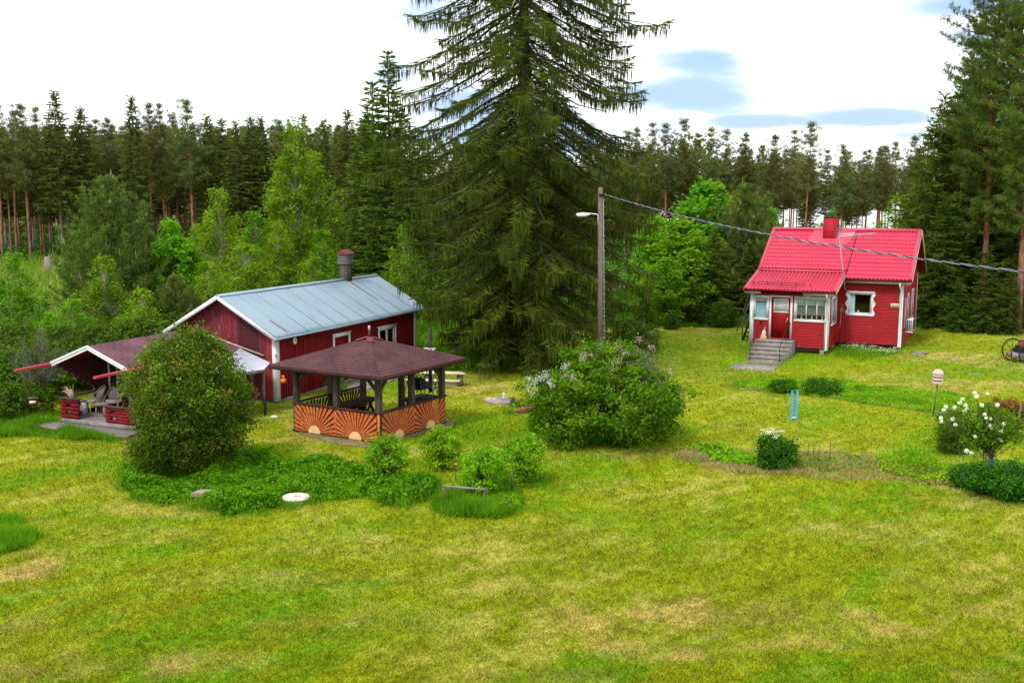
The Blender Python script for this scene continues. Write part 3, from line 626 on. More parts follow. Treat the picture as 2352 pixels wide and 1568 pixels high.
# roofs: profiled metal tiles
def tileroof(bf, x0, x1, ya, za, yb, zb, pitch=.185, row=.35):
    """eave line (ya,za) up to (yb,zb)"""
    Ls = math.hypot(yb-ya, zb-za); dy, dz = (yb-ya)/Ls, (zb-za)/Ls; ny, nz_ = -dz, dy
    nr = int(math.ceil(Ls/row)); nx = int((x1-x0)/pitch*6); V = []
    def Pt(x, s, h): return (x, ya+dy*s+ny*h, za+dz*s+nz_*h)
    xs = np.linspace(x0, x1, nx+1)
    wv = .014*(np.sin((xs-x0)/pitch*2*pi)+.35*np.sin((xs-x0)/pitch*4*pi+.8))
    for r in range(nr):
        s0 = r*row; s1 = min(Ls, s0+row)
        for i in range(nx):
            sa = s0+wv[i]*2.0; sb = s0+wv[i+1]*2.0; ta = s1+wv[i]*2.0 if s1 < Ls else s1; tb = s1+wv[i+1]*2.0 if s1 < Ls else s1
            bf.poly([Pt(xs[i], sa, .034+wv[i]), Pt(xs[i+1], sb, .034+wv[i+1]), Pt(xs[i+1], tb, .006+wv[i+1]), Pt(xs[i], ta, .006+wv[i])])
            bf.poly([Pt(xs[i], sa, .002+wv[i]), Pt(xs[i+1], sb, .002+wv[i+1]), Pt(xs[i+1], sb, .034+wv[i+1]), Pt(xs[i], sa, .034+wv[i])])
RX0, RX1 = -7.22, .43
rf = B(); XM = XP+.38; YBK = -.02; ZBK = roofz(YBK)
YPE, ZPE = -3.02, 3.02
tileroof(rf, XM+.03, RX1-.12, YE, ZE, YR-.05, ZR-.03); tileroof(rf, RX0+.12, XM, YBK+.18, roofz(YBK+.18)+.01, YR-.05, ZR-.03)
roof = rf.build('roof', 'tile_red', house)
pr = B(); tileroof(pr, RX0+.12, XM-.12, YPE, ZPE, YBK-.06, ZBK-.04, row=.30); proof = pr.build('porch_roof', 'tile_red', house)
br_ = B(); br_.poly([(RX0, YR, ZR), (RX1, YR, ZR), (RX1, 2*YR-YE, ZE), (RX0, 2*YR-YE, ZE)]); br_.build('back_roof_slope', 'tile_red', roof)
# under-roof deck (gives the roof its thickness)
dk = B()
def slab(bf, x0, x1, ya, za, yb, zb, th, up=-.012):
    Ls = math.hypot(yb-ya, zb-za); ny, nz_ = -(zb-za)/Ls, (yb-ya)/Ls
    a = [(x0, ya+ny*up, za+nz_*up), (x1, ya+ny*up, za+nz_*up), (x1, yb+ny*up, zb+nz_*up), (x0, yb+ny*up, zb+nz_*up)]
    bf.prism(a, (0, -ny*th, -nz_*th))
slab(dk, XM+.02, RX1-.03, YE+.03, ZE+.018, YR, ZR, .10); slab(dk, RX0+.03, XM+.015, YBK, ZBK, YR-.002, ZR, .10); slab(dk, RX0+.03, XM-.03, YPE+.03, ZPE+.008, YBK-.01, ZBK, .09)
slab(dk, RX0+.03, RX1-.03, 2*YR-YE, ZE, YR+.01, ZR, -.10, .012)
dk.build('roof_deck', 'dark_red', roof)
fs = B()
fs.bar((RX0+.02, YR-.09, ZR+.02), (RX1-.02, YR-.09, ZR+.02), .22, .025, up=(0, -.55, 1)); fs.bar((RX0+.02, YR+.09, ZR+.02), (RX1-.02, YR+.09, ZR+.02), .22, .025, up=(0, .55, 1))
fs.bar((RX1-.07, YE-.02, ZE+.03), (RX1-.07, YR-.02, ZR+.045), .15, .05); fs.bar((RX0+.07, YBK+.05, roofz(YBK)+.085), (RX0+.07, YR-.02, ZR+.045), .15, .05)
fs.bar((RX1-.07, 2*YR-YE+.02, ZE+.02), (RX1-.07, YR+.02, ZR+.04), .15, .05)
fs.bar((RX0+.02, YBK+.07, ZBK+.055), (XM-.0, YBK+.07, ZBK+.055), .26, .02, up=(0, -.35, 1))
fs.build('roof_flashing', 'flash_red', roof)
fp = B(); fp.bar((RX0+.07, YPE, ZPE+.035), (RX0+.07, YBK-.02, ZBK+.035), .15, .05); fp.build('roof_flashing', 'flash_red', proof); fp = B(); fp.bar((XM-.07, YPE, ZPE+.035), (XM-.07, YBK-.02, ZBK+.035), .15, .05); fp.build('roof_flashing', 'flash_red', proof)
# barge boards and eave boards in white
wt = B(); wt.bar((RX1+.012, YE+.0, ZE-.06), (RX1+.012, YR, ZR-.06), .025, .15); wt.bar((RX1+.012, 2*YR-YE, ZE-.06), (RX1+.012, YR, ZR-.06), .025, .17)
wt.build('barge_board', 'cream_trim', house)
wt = B(); wt.bar((XM+.012, YPE, ZPE-.08), (XM+.012, YBK-.12, ZBK-.10), .025, .14); wt.build('barge_board', 'cream_trim', house); wt = B(); wt.bar((RX0-.012, YPE, ZPE-.07), (RX0-.012, YBK, ZBK-.07), .025, .14); wt.build('barge_board', 'cream_trim', house)
wt = B(); wt.box(XM+.03, RX1-.04, YE+.02, YE+.05, ZE-.22, ZE-.10); wt.build('fascia', 'cream_trim', house)
wt = B(); wt.box(RX0+.02, XL+.55, YPE+.03, YPE+.06, ZPE-.22, ZPE-.1); wt.build('fascia', 'cream_trim', house); wt = B(); wt.box(XL+2.6, XM-.04, YPE+.03, YPE+.06, ZPE-.24, ZPE-.1); wt.build('fascia', 'cream_trim', house); wt = B(); wt.box(XL+2.65, XL+2.95, YP-.3, YP-.05, 2.68, 2.78); wt.build('fascia', 'cream_trim', house)
sf = B(); sf.poly([(XM, YE+.05, ZE-.20), (RX1-.03, YE+.05, ZE-.20), (RX1-.03, .0, ZE-.12), (XM, .0, ZE-.12)]); sf.poly([(RX0+.03, YPE+.06, ZPE-.15), (XM-.03, YPE+.06, ZPE-.15), (XM-.03, YP, 2.86), (RX0+.03, YP, 2.86)]); sf.build('soffit', 'dark_red', house)
gt = B(); gt.bar((XM+.02, YE-.05, ZE-.05), (RX1-.05, YE-.05, ZE-.05), .10, .09); gt.build('gutter', 'dark_red', house)
gt = B(); gt.bar((RX0+.0, YPE-.05, ZPE-.04), (XM-.0, YPE-.05, ZPE-.04), .10, .09); gt.build('gutter', 'dark_red', house)
dp = B(); dp.tube([(-.13, YE-.02, 3.38), (-.13, YE+.02, 3.2), (-.10, -.12, 3.0), (-.10, -.09, .25), (-.12, -.2, .12)], .045, 8); dp.build('downpipe', 'white', house)
dp = B(); dp.tube([(XP-.05, YPE-.02, 2.95), (XP-.05, YPE, 2.74), (XP-.05, YP-.11, 2.6), (XP-.05, YP-.1, .2), (XP-.05, YP-.22, .08)], .045, 8); dp.build('downpipe', 'white', house)
for p in ((-.12, -.2, .06), (XP-.05, YP-.24, .02)):
    q = B(); q.tube([(p[0], p[1]+.03, p[2]+.06), (p[0], p[1]-.1, p[2])], .055, 8); q.build('downpipe_outlet', 'black', house)
# snow guard on the porch roof
sg = B(); slp = (ZBK-ZPE)/(YBK-YPE); y_ = YPE+.55; zz = ZPE+.55*slp
for k in (0, .09): sg.tube([(RX0+.25, y_-k*.2, zz+.10+k), (XL+2.6, y_-k*.2, zz+.10+k)], .014, 6)
for i in range(5): sg.bar((RX0+.35+i*.7, y_+.12, zz+.05), (RX0+.35+i*.7, y_-.03, zz+.21), .03, .012)
sg.build('snow_guard', 'dark_red', proof)
# roof seam pole
sm_ = B(); sm_.tube([(XM+.015, YE+.02, ZE+.1), (XM+.015, YR-.55, roofz(YR-.55)+.08)], .016, 6); sm_.build('roof_seam', 'dark_red', roof)
# chimney
CX0, CX1, CY0, CY1 = -4.42, -3.72, 2.55, 3.35
ch = B(); ch.box(CX0, CX1, CY0, CY1, 4.9, 6.45); chim = ch.build('chimney', 'chimney_red', roof)
q = B(); q.box(CX0-.03, CX1+.03, CY0-.03, CY1+.03, 6.45, 6.475)
for i in range(7):
    x = CX0+.03+i*(CX1-CX0-.06)/6
    for y in (CY0+.03, CY1-.03): q.tube([(x, y, 6.475), (x, y, 6.66)], .009, 4)
for i in range(6):
    y = CY0+.03+i*(CY1-CY0-.06)/5
    for x in (CX0+.03, CX1-.03): q.tube([(x, y, 6.475), (x, y, 6.66)], .009, 4)
q.box(CX0-.04, CX1+.04, CY0-.04, CY1+.04, 6.66, 6.69); q.build('chimney_cap', 'black', roof)
q = B(); x0, x1 = CX0-.75, CX1+.8; ya = CY0-.45
q.poly([(x0-.05, ya, roofz(ya)+.055), (x1-.15, ya, roofz(ya)+.055), (x1+.1, YR-.1, ZR-.0), (x0+.2, YR-.1, ZR-.0)]); q.build('chimney_flashing', 'flash_red', roof)
# 113 plate
q = B(); q.box(-.56, -.14, -.05, -.02, 2.09, 2.30); plate = q.build('number_plate', 'cream', house)
dg = B(); 
def dbox(x, z, w_, h_): dg.box(x, x+w_, -.056, -.0505, z, z+h_)
for x in (-.475, -.385): dbox(x+.018, 2.135, .02, .12); dbox(x, 2.127, .056, .012); dbox(x+.004, 2.225, .018, .014)
x = -.295
dbox(x, 2.243, .055, .014); dbox(x+.055, 2.195, .018, .05); dbox(x+.018, 2.186, .04, .012); dbox(x+.055, 2.14, .018, .048); dbox(x, 2.127, .055, .014); dbox(x-.008, 2.141, .014, .016); dbox(x-.008, 2.228, .014, .016)
dg.build('digits', 'black', plate)
# heat pump on the gable
ac = B(); ac.box(.10, .42, .9, 1.75, .85, 1.45); acr = ac.build('heat_pump', 'white', house)
q = B()
for r in range(9):
    for c_ in range(3): q.box(.16+c_*.085, .16+c_*.085+.06, .885, .899, .92+r*.055, .92+r*.055+.035)
q.build('grille', 'black', acr); q = B()
for r in range(9):
    for c_ in range(8): q.box(.421, .43, .96+c_*.09, .96+c_*.09+.07, .92+r*.055, .92+r*.055+.035)
q.build('grille', 'black', acr)
q = B(); q.box(.02, .46, .82, .86, .78, .82); q.box(.02, .46, 1.79, 1.83, .78, .82); q.box(.02, .05, .82, 1.83, .76, .80); q.build('bracket', 'white', acr)
q = B(); q.bar((.06, .62, 1.0), (.06, .62, 2.55), .07, .09); q.build('pipe_cover', 'pink', acr)
# stairs of concrete
st = B(); SX0, SX1 = XL+.50, XL+2.28; zb = -.62; n = 6; top = .56; bot = -.46
for i in range(n):
    z1 = top-(top-bot)*i/n; y0 = YP-1.0-.27*i
    st.box(SX0-.03*i, SX1-.05*i, y0, (YP-.06) if i == 0 else y0+.27, zb, z1-.045); st.box(SX0-.03*i-.02, SX1-.05*i+.02, y0-.035, (YP-.05) if i == 0 else y0+.268, z1-.043, z1)
stairs = st.build('concrete_stairs', 'concrete', house)
q = B(); q.poly([(SX1+.003, YP-.07, zb), (SX1+.003, YP-.07, top-.02), (SX1+.003, YP-.98, top-.02), (SX1+.003, YP-.98, zb)][::-1]); q.build('stair_side', 'concrete_blue', stairs)  # right face of the stairs in a bluer grey than the steps
for x in (SX0+.04, SX1-.32):
    q = B(); q.tube([(x, YP-.05, 1.35), (x, YP-.75, 1.22), (x-.02, YP-2.1, .42), (x-.02, YP-2.12, -.35)], .018, 6); q.tube([(x, YP-.75, 1.22), (x, YP-.75, .55)], .016, 6); q.tube([(x, YP-.03, 1.35), (x, YP-.09, 1.35)], .05, 8)
    q.build('handrail', 'black', stairs)
q = B(); q.box(XL+.1, XL+2.1, YP-4.3, YP-2.6, -.50, -.34); q = q.build('concrete_slab', 'concrete', None); q.matrix_world = house.matrix_basis if False else q.matrix_world
q.location = (*HO, 0); q.rotation_euler = (0, 0, HTH); tag(q, 'flat grey concrete slab on the grass at the foot of the house stairs', 'slab')
broom = thing('broom', 'yellow broom head and blue dustpan leaning by the house door', 'broom', HW(SX0+.22, YP-.12, .56), HTH)
q = B(); q.prism([(-.16, 0, 0), (.16, 0, 0), (.10, 0, .26), (-.08, 0, .26)], (0, -.10, 0)); q.build('bristles', 'sun_cream', broom)
q = B(); q.prism([(-.09, -.01, .26), (.12, -.01, .26), (.07, -.01, .42), (-.02, -.01, .42)], (0, -.07, 0)); q.tube([(.02, -.04, .4), (.06, .02, .55)], .015, 6); q.build('broom_head', 'curtain_blue', broom)
# cables on the wall
q = B(); q.tube([(XM+.015, YE+.03, ZE-.1), (XM+.0, -.05, 3.2), (XM-.1, -.03, 2.2), (XM-.16, -.03, 1.2), (XM-.2, -.03, .3)], .014, 5); q.build('wall_cable', 'black', house)
q = B(); q.tube([(XM-.12, -.05, 2.15), (XM-.22, -.07, 1.8), (XM-.05, -.08, 1.75), (XM-.14, -.06, 2.0)], .012, 5); q.tube([(XM-.16, -.05, 2.0), (XM-.2, -.06, 1.0), (XM-.42, -.1, .85), (XM-.3, -.1, .7), (XM-.45, -.1, .95)], .014, 5); q.build('wall_cable', 'pink', house)
# tv aerial
an = thing('tv_antenna', 'grey television aerial on a thin pinkish mast over the red roof', 'antenna', HW(XM+.02, YE-.05, 0), HTH)
a0 = np.array((.02, .0, 2.9)); a1 = np.array((-.42, .25, 5.55))
q = B(); q.tube([a0, a1], .022, 6); q.build('mast', 'pink', an)
q = B(); b0 = a1+(-.05, 0, .02); b1 = a1+(1.75, -.3, .22)
for dz in (.0, .09): q.tube([b0+(0, 0, dz), b0+(b1-b0)*.45+(0, 0, dz)], .022, 6)
q.tube([b0, b1], .014, 6); q.build('boom', 'white', an)
q = B()
for i in range(18):
    c_ = b0+(b1-b0)*(.42+.58*i/17); q.tube([c_+(-.04, -.13, -.02), c_+(.04, .13, .05)], .009, 4); q.tube([c_+(-.04, -.10, -.09), c_+(.03, .10, -.05)], .007, 4)
for i in range(8):
    z = -.42+i*.12; q.tube([a1+(-.28+abs(z)*.3, .0, z), a1+(.22+abs(z)*.2, -.12, z+.03)], .009, 4)
q.tube([a1+(-.02, 0, -.45), a1+(-.02, 0, .42)], .012, 4)
q.build('aerial_elements', 'tin', an)
# wooden steps and leaning pole behind the left end
sb = thing('back_steps', 'dark wooden steps against the left end of the red house', 'steps', HW(XL-.55, .4, 0), HTH)
for i in range(6):
    q = B(); q.box(-.45, .45, -.15+i*.28, .12+i*.28, .15+i*.2, .2+i*.2); q.build('tread', 'black', sb)
q = B(); q.bar((-.46, -.2, .0), (-.46, 1.5, 1.25), .05, .2); q.bar((.46, -.2, .0), (.46, 1.5, 1.25), .05, .2); q.build('stringer', 'black', sb)
q = B(); q.tube([(-.5, -.25, 0), (-.5, -.25, 1.1), (-.5, 1.5, 2.1)], .03, 6); q.build('handrail', 'dark_wood', sb)
lp = B(); lp.tube([HW(XL-.75, YP+.3, .75), HW(XL-.22, YP+.9, 2.95)], .028, 6); lp = tag(lp.build('leaning_pole', 'dark_wood'), 'thin grey pole leaning on the porch eave at its left end', 'pole')

# ================================================================ the long red barn
BO, BTH = (-8.76, 39.90), math.atan2(.9104, .4136)
BW = frame(BO, BTH)
barn = thing('red_barn', 'long red board barn with pale blue sheet metal roof', 'barn', (*BO, 0), BTH)
BL, BD, BZ, BRZ, BRY = 10.42, 4.6, 2.42, 3.97, 2.3
bz = lambda y: 2.52+(BRZ-2.52)*(y+.35)/(BRY+.35) if y <= BRY else 2.52+(BRZ-2.52)*(4.95-y)/(4.95-BRY)
def flatwall(bf, a, b, z0, z1, holes=(), th=.12):
    a = np.array(a, float); b = np.array(b, float); Ln = np.linalg.norm(b-a); d = (b-a)/Ln; n = np.array([d[1], -d[0]])
    W = lambda s, o_, z: (a[0]+d[0]*s+n[0]*o_, a[1]+d[1]*s+n[1]*o_, z)
    cs = sorted({0, Ln, *[h[0] for h in holes], *[h[1] for h in holes]}); zs = sorted({z0, z1, *[h[2] for h in holes], *[h[3] for h in holes]})
    for s0, s1 in zip(cs[:-1], cs[1:]):
        for q0, q1 in zip(zs[:-1], zs[1:]):
            if any(h[0] < (s0+s1)/2 < h[1] and h[2] < (q0+q1)/2 < h[3] for h in holes): continue
            bf.poly([W(s0, 0, q0), W(s1, 0, q0), W(s1, 0, q1), W(s0, 0, q1)]); bf.poly([W(s0, -th, q0), W(s0, -th, q1), W(s1, -th, q1), W(s1, -th, q0)])
    for (s0, s1, h0, h1) in holes:
        for q in ([(s0,0,h0),(s1,0,h0),(s1,-th,h0),(s0,-th,h0)], [(s0,0,h1),(s0,-th,h1),(s1,-th,h1),(s1,0,h1)], [(s0,0,h0),(s0,-th,h0),(s0,-th,h1),(s0,0,h1)], [(s1,0,h0),(s1,0,h1),(s1,-th,h1),(s1,-th,h0)]): bf.poly([W(*p) for p in q])
    return W
wl = B(); holes = [(7.32, 8.58, 1.02, 1.88), (3.85, 4.87, .15, 1.98)]
W_ = flatwall(wl, (0, 0), (BL, 0), .12, 2.50, holes)
s = .06
while s < BL:
    segs = [(.10, 2.49)]
    for h in holes:
        if h[0]-.12 < s < h[1]+.12: segs = [(a_, b_) for a_, b_ in ((.10, h[2]-.1), (h[3]+.1, 2.49)) if b_-a_ > .05]
    for a_, b_ in segs: wl.box(s-.024, s+.024, -.024, 0, a_, b_)
    s += .168+random.uniform(-.012, .012)
wl.build('wall', 'barn_red', barn)
bk = B(); flatwall(bk, (BL, BD), (0, BD), .12, 2.5); flatwall(bk, (BL, 0), (BL, BD), .12, 2.5); bk.poly([(BL, 0, 2.5), (BL, BD, 2.5), (BL, BRY, 3.9)]); bk.build('back_wall', 'barn_red', barn)
# weathered gable boards, each a real board
gmat = {'gable_red': B(), 'gable_dark': B(), 'gable_bright': B()}
y = 0.0; k = 0
while y < BD:
    wd = random.uniform(.13, .17); y1 = min(y+wd-.008, BD); z1a = bz(y)-.07; z1b = bz(y1)-.07
    m_ = 'gable_bright' if y < .55 and k % 3 else ('gable_dark' if .62 < y < 1.25 or random.random() < .08 else 'gable_red')
    o_ = -.02-random.random()*.008; zl = .12+random.random()*.03
    cuts = [zl, 1.55+random.uniform(-.02, .02)] if 1.2 < y < 4.2 else [zl]
    gmat[m_].prism([(o_, y, zl), (o_, y1, zl), (o_, y1, z1b), (o_, y, z1a)] if not (y < BRY < y1) else [(o_, y, zl), (o_, y1, zl), (o_, y1, z1b), (o_, BRY, bz(BRY)-.07), (o_, y, z1a)], (.03, 0, 0))
    y += wd; k += 1
for m_, g_ in gmat.items(): g_.build('gable_board', m_, barn)
q = B(); q.box(-.035, -.028, 2.02, 2.5, 2.28, 2.31); q.box(.0, .02, 2.0, 2.55, 1.72, 2.3); q.build('loft_hatch', 'gable_dark', barn)
tr = B(); flatwall(tr, (.06, BD), (.06, 0), .12, 2.4); tr.build('inner_wall', 'black', barn)
for bx in ((-.05, .17, -.05, -.026, .05, 2.46), (-.055, -.03, -.05, .12, .05, 2.46), (BL-.14, BL+.03, -.05, -.026, .1, 2.47)):
    q = B(); q.box(*bx); q.build('corner_board', 'white', barn)
window(barn, (0, 0), (1, 0), 7.32, 8.58, 1.02, 1.88, .12, mull=(.5,), curtains=[(.0, .18, 0, 1, 'curtain_white'), (.56, .74, .1, 1, 'curtain_white')])
q = B(); q.box(7.12, 8.78, -.07, -.02, 2.0, 2.04); q.build('window_cap', 'white', barn)
q = B(); q.box(3.86, 4.86, .02, .06, .15, 1.97); bd = q.build('door', 'barn_red', barn)
q = B(); q.box(3.73, 3.85, -.05, -.025, .1, 2.1); q.box(4.87, 4.99, -.05, -.025, .1, 2.1); q.box(3.85, 4.87, -.05, -.025, 1.98, 2.1); q.box(3.68, 5.04, -.075, -.02, 2.1, 2.135); q.build('door_frame', 'white', bd)
q = B(); q.box(BL*.5-BL/2+.1, BL-.1, .05, BD-.05, -.1, .11); q.build('foundation', 'stone', barn)
# tin roof: long sheets with standing seams
rfb = B(); n = 11
for i in range(n):
    x0 = -.42+i*(BL+.92)/n; x1 = -.42+(i+1)*(BL+.92)/n; e = random.uniform(-.006, .006)
    rfb.poly([(x0, -.36, 2.515+e), (x1, -.36, 2.515+e), (x1, BRY, BRZ+e), (x0, BRY, BRZ+e)]); rfb.poly([(x0, BRY, BRZ+e), (x1, BRY, BRZ+e), (x1, 4.96, 2.515), (x0, 4.96, 2.515)])
    for xs_ in (x0, (x0+x1)/2):
        hh = .014
        if xs_ == x0: rfb.bar((xs_, -.36, 2.52+hh/2), (xs_, BRY, BRZ+hh/2), .014, hh)
    for j in range(9):
        xr = x0+(x1-x0)*(j+.5)/9; rfb.bar((xr, -.37, 2.523), (xr, -.20, 2.523+.17*.547), .03, .012)
broof = rfb.build('roof', 'tin', barn)
q = B(); q.bar((-.42, BRY-.07, BRZ-.015), (BL+.5, BRY-.07, BRZ-.015), .16, .02, up=(0, -.5, 1)); q.bar((-.42, BRY+.07, BRZ-.015), (BL+.5, BRY+.07, BRZ-.015), .16, .02, up=(0, .5, 1)); q.build('ridge_cap', 'tin', broof)
q = B(); slab(q, -.38, BL+.46, -.33, 2.52, BRY, BRZ-.003, .08); slab(q, -.38, BL+.46, 4.93, 2.52, BRY+.01, BRZ-.003, -.08, .012); q.build('roof_deck', 'dark_wood', broof)
q = B(); q.bar((-.41, -.34, 2.42), (-.41, BRY, BRZ-.08), .03, .15); q.bar((-.41, 4.94, 2.42), (-.41, BRY, BRZ-.08), .03, .15); q.build('barge_board', 'white', barn)
q = B(); q.bar((-.4, -.40, 2.46), (BL+.45, -.40, 2.48), .07, .07); q.build('gutter', 'tin', barn)
q = B(); q.poly([(8.25, 2.1, bz(2.1)+.014), (8.33, 2.1, bz(2.1)+.014), (8.36, 0.6, bz(.6)+.014), (8.33, 0.6, bz(.6)+.014)]); q.poly([(.4, .55, bz(.55)+.014), (.47, .55, bz(.55)+.014), (.52, -.2, bz(-.2)+.014), (.46, -.2, bz(-.2)+.014)]); q.poly([(2.9, .5, bz(.5)+.014), (2.94, .5, bz(.5)+.014), (2.96, .1, bz(.1)+.014)]); q.poly([(6.2, .35, bz(.35)+.014), (6.24, .35, bz(.35)+.014), (6.25, .1, bz(.1)+.014)]); q.build('rust_streak', 'rust', broof)
q = B(); q.box(8.14, 8.54, 2.1, 2.5, 3.4, 4.62); bc = q.build('chimney', 'dark_wood', broof)
q = B()
for i in range(6): q.box(8.09, 8.59, 2.05, 2.55, 4.62+i*.075, 4.62+i*.075+.035)
q.box(8.17, 8.51, 2.13, 2.47, 4.6, 5.05); q.build('louvre', 'grey_wood', broof)
q = B()
q.prism([(8.02, 2.3, 5.26), (8.02, 1.99, 5.07), (8.02, 2.61, 5.07)], (.64, 0, 0)); q.build('chimney_cap', 'hatch_red', broof)
ck = thing('wall_clock', 'small round white clock high on the barn wall', 'clock', BW(1.15, -.03, 2.2), BTH)
q = B(); q.prism([(.11*cos(a), 0, .14*sin(a)) for a in np.linspace(0, 2*pi, 17)[:-1]], (0, -.03, 0)); q.build('dial', 'white', ck)
q = B(); q.bar((0, -.036, 0), (0, -.036, .08), .012, .004); q.bar((0, -.036, 0), (.05, -.036, .02), .012, .004); q.build('clock_hands', 'black', ck)
# lean-to on the gable
lt = thing('lean_to', 'open lean-to shed against the barn gable behind the tall bush', 'shed', (*BO, 0), BTH)
q = B(); A_ = (-.05, 1.34, 1.98); q.poly([A_, (-.05, 3.6, 2.48), (-2.6, 3.9, 1.95), (-2.5, 1.34, 1.55)]); q.prism([A_, (-.05, 3.6, 2.48), (-2.6, 3.9, 1.95), (-2.5, 1.34, 1.55)], (0, 0, -.06)); q.build('roof', 'shingle_plum', lt)
q = B(); q.bar((-.06, .5, 1.76), (-.06, 3.7, 2.55), .06, .05); q.build('wall_flashing', 'cream_trim', lt)
cs = B()    # corrugated sheets
P00 = np.array((-.06, 1.45, 2.0)); P10 = np.array((.05, -.45, 1.72)); 
def wl_(px, py, z):
    p = P(px, py, z); c, s_ = cos(BTH), sin(BTH); dx, dy = p[0]-BO[0], p[1]-BO[1]; return np.array([c*dx+s_*dy, -s_*dx+c*dy, z])
P00 = wl_(550, 800, 1.98); P10 = wl_(620, 833, 1.76); P01 = wl_(462, 868, 1.62); P11 = wl_(606, 849, 1.62)
k = 44
for i in range(k):
    u0, u1 = i/k, (i+1)/k; h0 = .018*math.sin(i*pi/1.0*.5*2*.5*2); 
    f = lambda u, v, i_: (P00*(1-u)+P10*u)*(1-v)+(P01*(1-u)+P11*u)*v+np.array([0, 0, .02*(i_ % 2)])
    cs.poly([f(u0, 0, i), f(u1, 0, i+1), f(u1, 1, i+1), f(u0, 1, i)])
cs.build('corrugated_sheet', 'fibre', lt)
for a, b_ in ((P11, (P11[0], P11[1], 0)), (P01, (P01[0], P01[1], 0)), ((-2.4, 3.8, 1.5), (-2.4, 3.8, 0))):
    q = B(); q.bar(tuple(a), tuple(b_), .07, .07, up=(1, 0, 0)); q.build('post', 'dark_wood', lt)
q = B(); q.bar(tuple(P01+(0, 0, -.05)), tuple(P11+(0, 0, -.05)), .06, .08); q.bar((.0, .0, 1.82), tuple(P10+(0.15, -.3, .03)), .05, .05); q.build('beam', 'grey_wood', lt)
q = B()
for i in range(9): q.bar((-.5-.12*i, .5+random.random()*.3, .06+.03*(i % 3)), (-.6-.13*i, 2.0+random.random(), .08), .1, .04)
q.build('plank', 'grey_wood', lt)

# ================================================================ gazebo
GA, GB = np.array([-.8526, .5225, 0]), np.array([.5225, .8526, 0]); GC = np.array([-4.71, 35.61, 0])
gaz = thing('gazebo', 'square open gazebo with hipped brown shingle roof and orange sunburst panels', 'gazebo', GC, 0)
g_ = lambda a, b_, z=0: GA*a+GB*b_+np.array([0, 0, z])
S = 1.7
ro = B(); E = 2.3; ze, za = 2.25, 3.05
for (c0, c1) in (((-E, -E), (E, -E)), ((E, -E), (E, E)), ((E, E), (-E, E)), ((-E, E), (-E, -E))):
    a = g_(*c0, ze); b_ = g_(*c1, ze); t_ = g_(0, 0, za); wd = 2*E; hh = math.hypot(E, za-ze)
    k = 1.3*c0[0]+2.7*c0[1]
    ro.poly([b_, a, t_], uv=[(wd/2+k, 0), (-wd/2+k, 0), (k, hh)])
groof = ro.build('roof', 'shingle_brown', gaz)
q = B(); qs = [(-E, -E), (E, -E), (E, E), (-E, E)]
q.poly([g_(a*.999, b_*.999, ze-.02) for a, b_ in qs])
for i in range(4): q.bar(g_(*qs[i], ze-.07), g_(*qs[(i+1) % 4], ze-.07), .05, .14)
q.build('fascia', 'brown_wood', groof)
q = B()
for i in range(4):
    m = [(0, -1), (1, 0), (0, 1), (-1, 0)][i]
for c in qs: q.bar(g_(c[0]*.02, c[1]*.02, za+.01), g_(c[0]*.14, c[1]*.14, za-(za-ze)*.14+.012), .22, .02)
q.build('ridge_cap', 'hatch_red', groof)
q = B(); q.tube([g_(0, 0, za-.05), g_(0, 0, za+.22)], .028, 8); q.build('finial', 'dark_wood', groof)
q = B(); q.tube([g_(0, 0, za+.22), g_(0, 0, za+.38)], [.04, .035], 8); q.build('finial_tip', 'cream_trim', groof)
# flue on the right slope
fx = g_(-1.0, 1.15); q = B(); fz = 2.55
q.tube([(fx[0], fx[1], 1.2), (fx[0], fx[1], 3.55)], .085, 10)
# place the flue at the pixel column 990 on the far right of the roof
fl_ = P(988, 806, 2.42)-GC
q = B(); q.tube([(fl_[0], fl_[1], 1.0), (fl_[0], fl_[1], 3.22)], .065, 12); q.build('flue_pipe', 'black', groof)
q = B(); q.lathe((fl_[0], fl_[1], 2.40), [(.12, 0), (.12, .05), (.07, .10)], 12); q.box(fl_[0]-.22, fl_[0]+.2, fl_[1]-.12, fl_[1]+.1, 2.50, 2.525)
for dx in (-.14, 0, .12): q.box(fl_[0]+dx-.03, fl_[0]+dx+.03, fl_[1]-.15, fl_[1]-.1, 2.36, 2.5)
q.build('flue_collar', 'cream_trim', groof)
posts = [(-S, -S), (S, -S), (S, S), (-S, S), (0, -S), (S, 0), (-S, 0), (0, S)]
for a, b_ in posts:
    q = B(); w_ = .085; c = g_(a, b_)
    pts = [g_(a-w_, b_-w_), g_(a+w_, b_-w_), g_(a+w_, b_+w_), g_(a-w_, b_+w_)]; q.prism(pts, (0, 0, 2.15)); q.build('post', 'dark_wood', gaz)
q = B()
for i in range(4):
    a = [(-S, -S), (S, -S), (S, S), (-S, S)][i]; b_ = [(S, -S), (S, S), (-S, S), (-S, -S)][i]
    q.bar(g_(*a, 2.12), g_(*b_, 2.12), .11, .12)
q.build('top_beam', 'dark_wood', gaz)
for a, b_ in ((-S, -S), (S, -S), (-S, S)):
    for da, db in ((1, 0), (0, 1)):
        if (a > 0 and da) or (b_ > 0 and db): da, db = -da, -db
        q = B(); q.bar(g_(a+.03*da, b_+.03*db, 1.62), g_(a+.5*da, b_+.5*db, 2.08), .07, .10); q.build('brace', 'dark_wood', gaz)
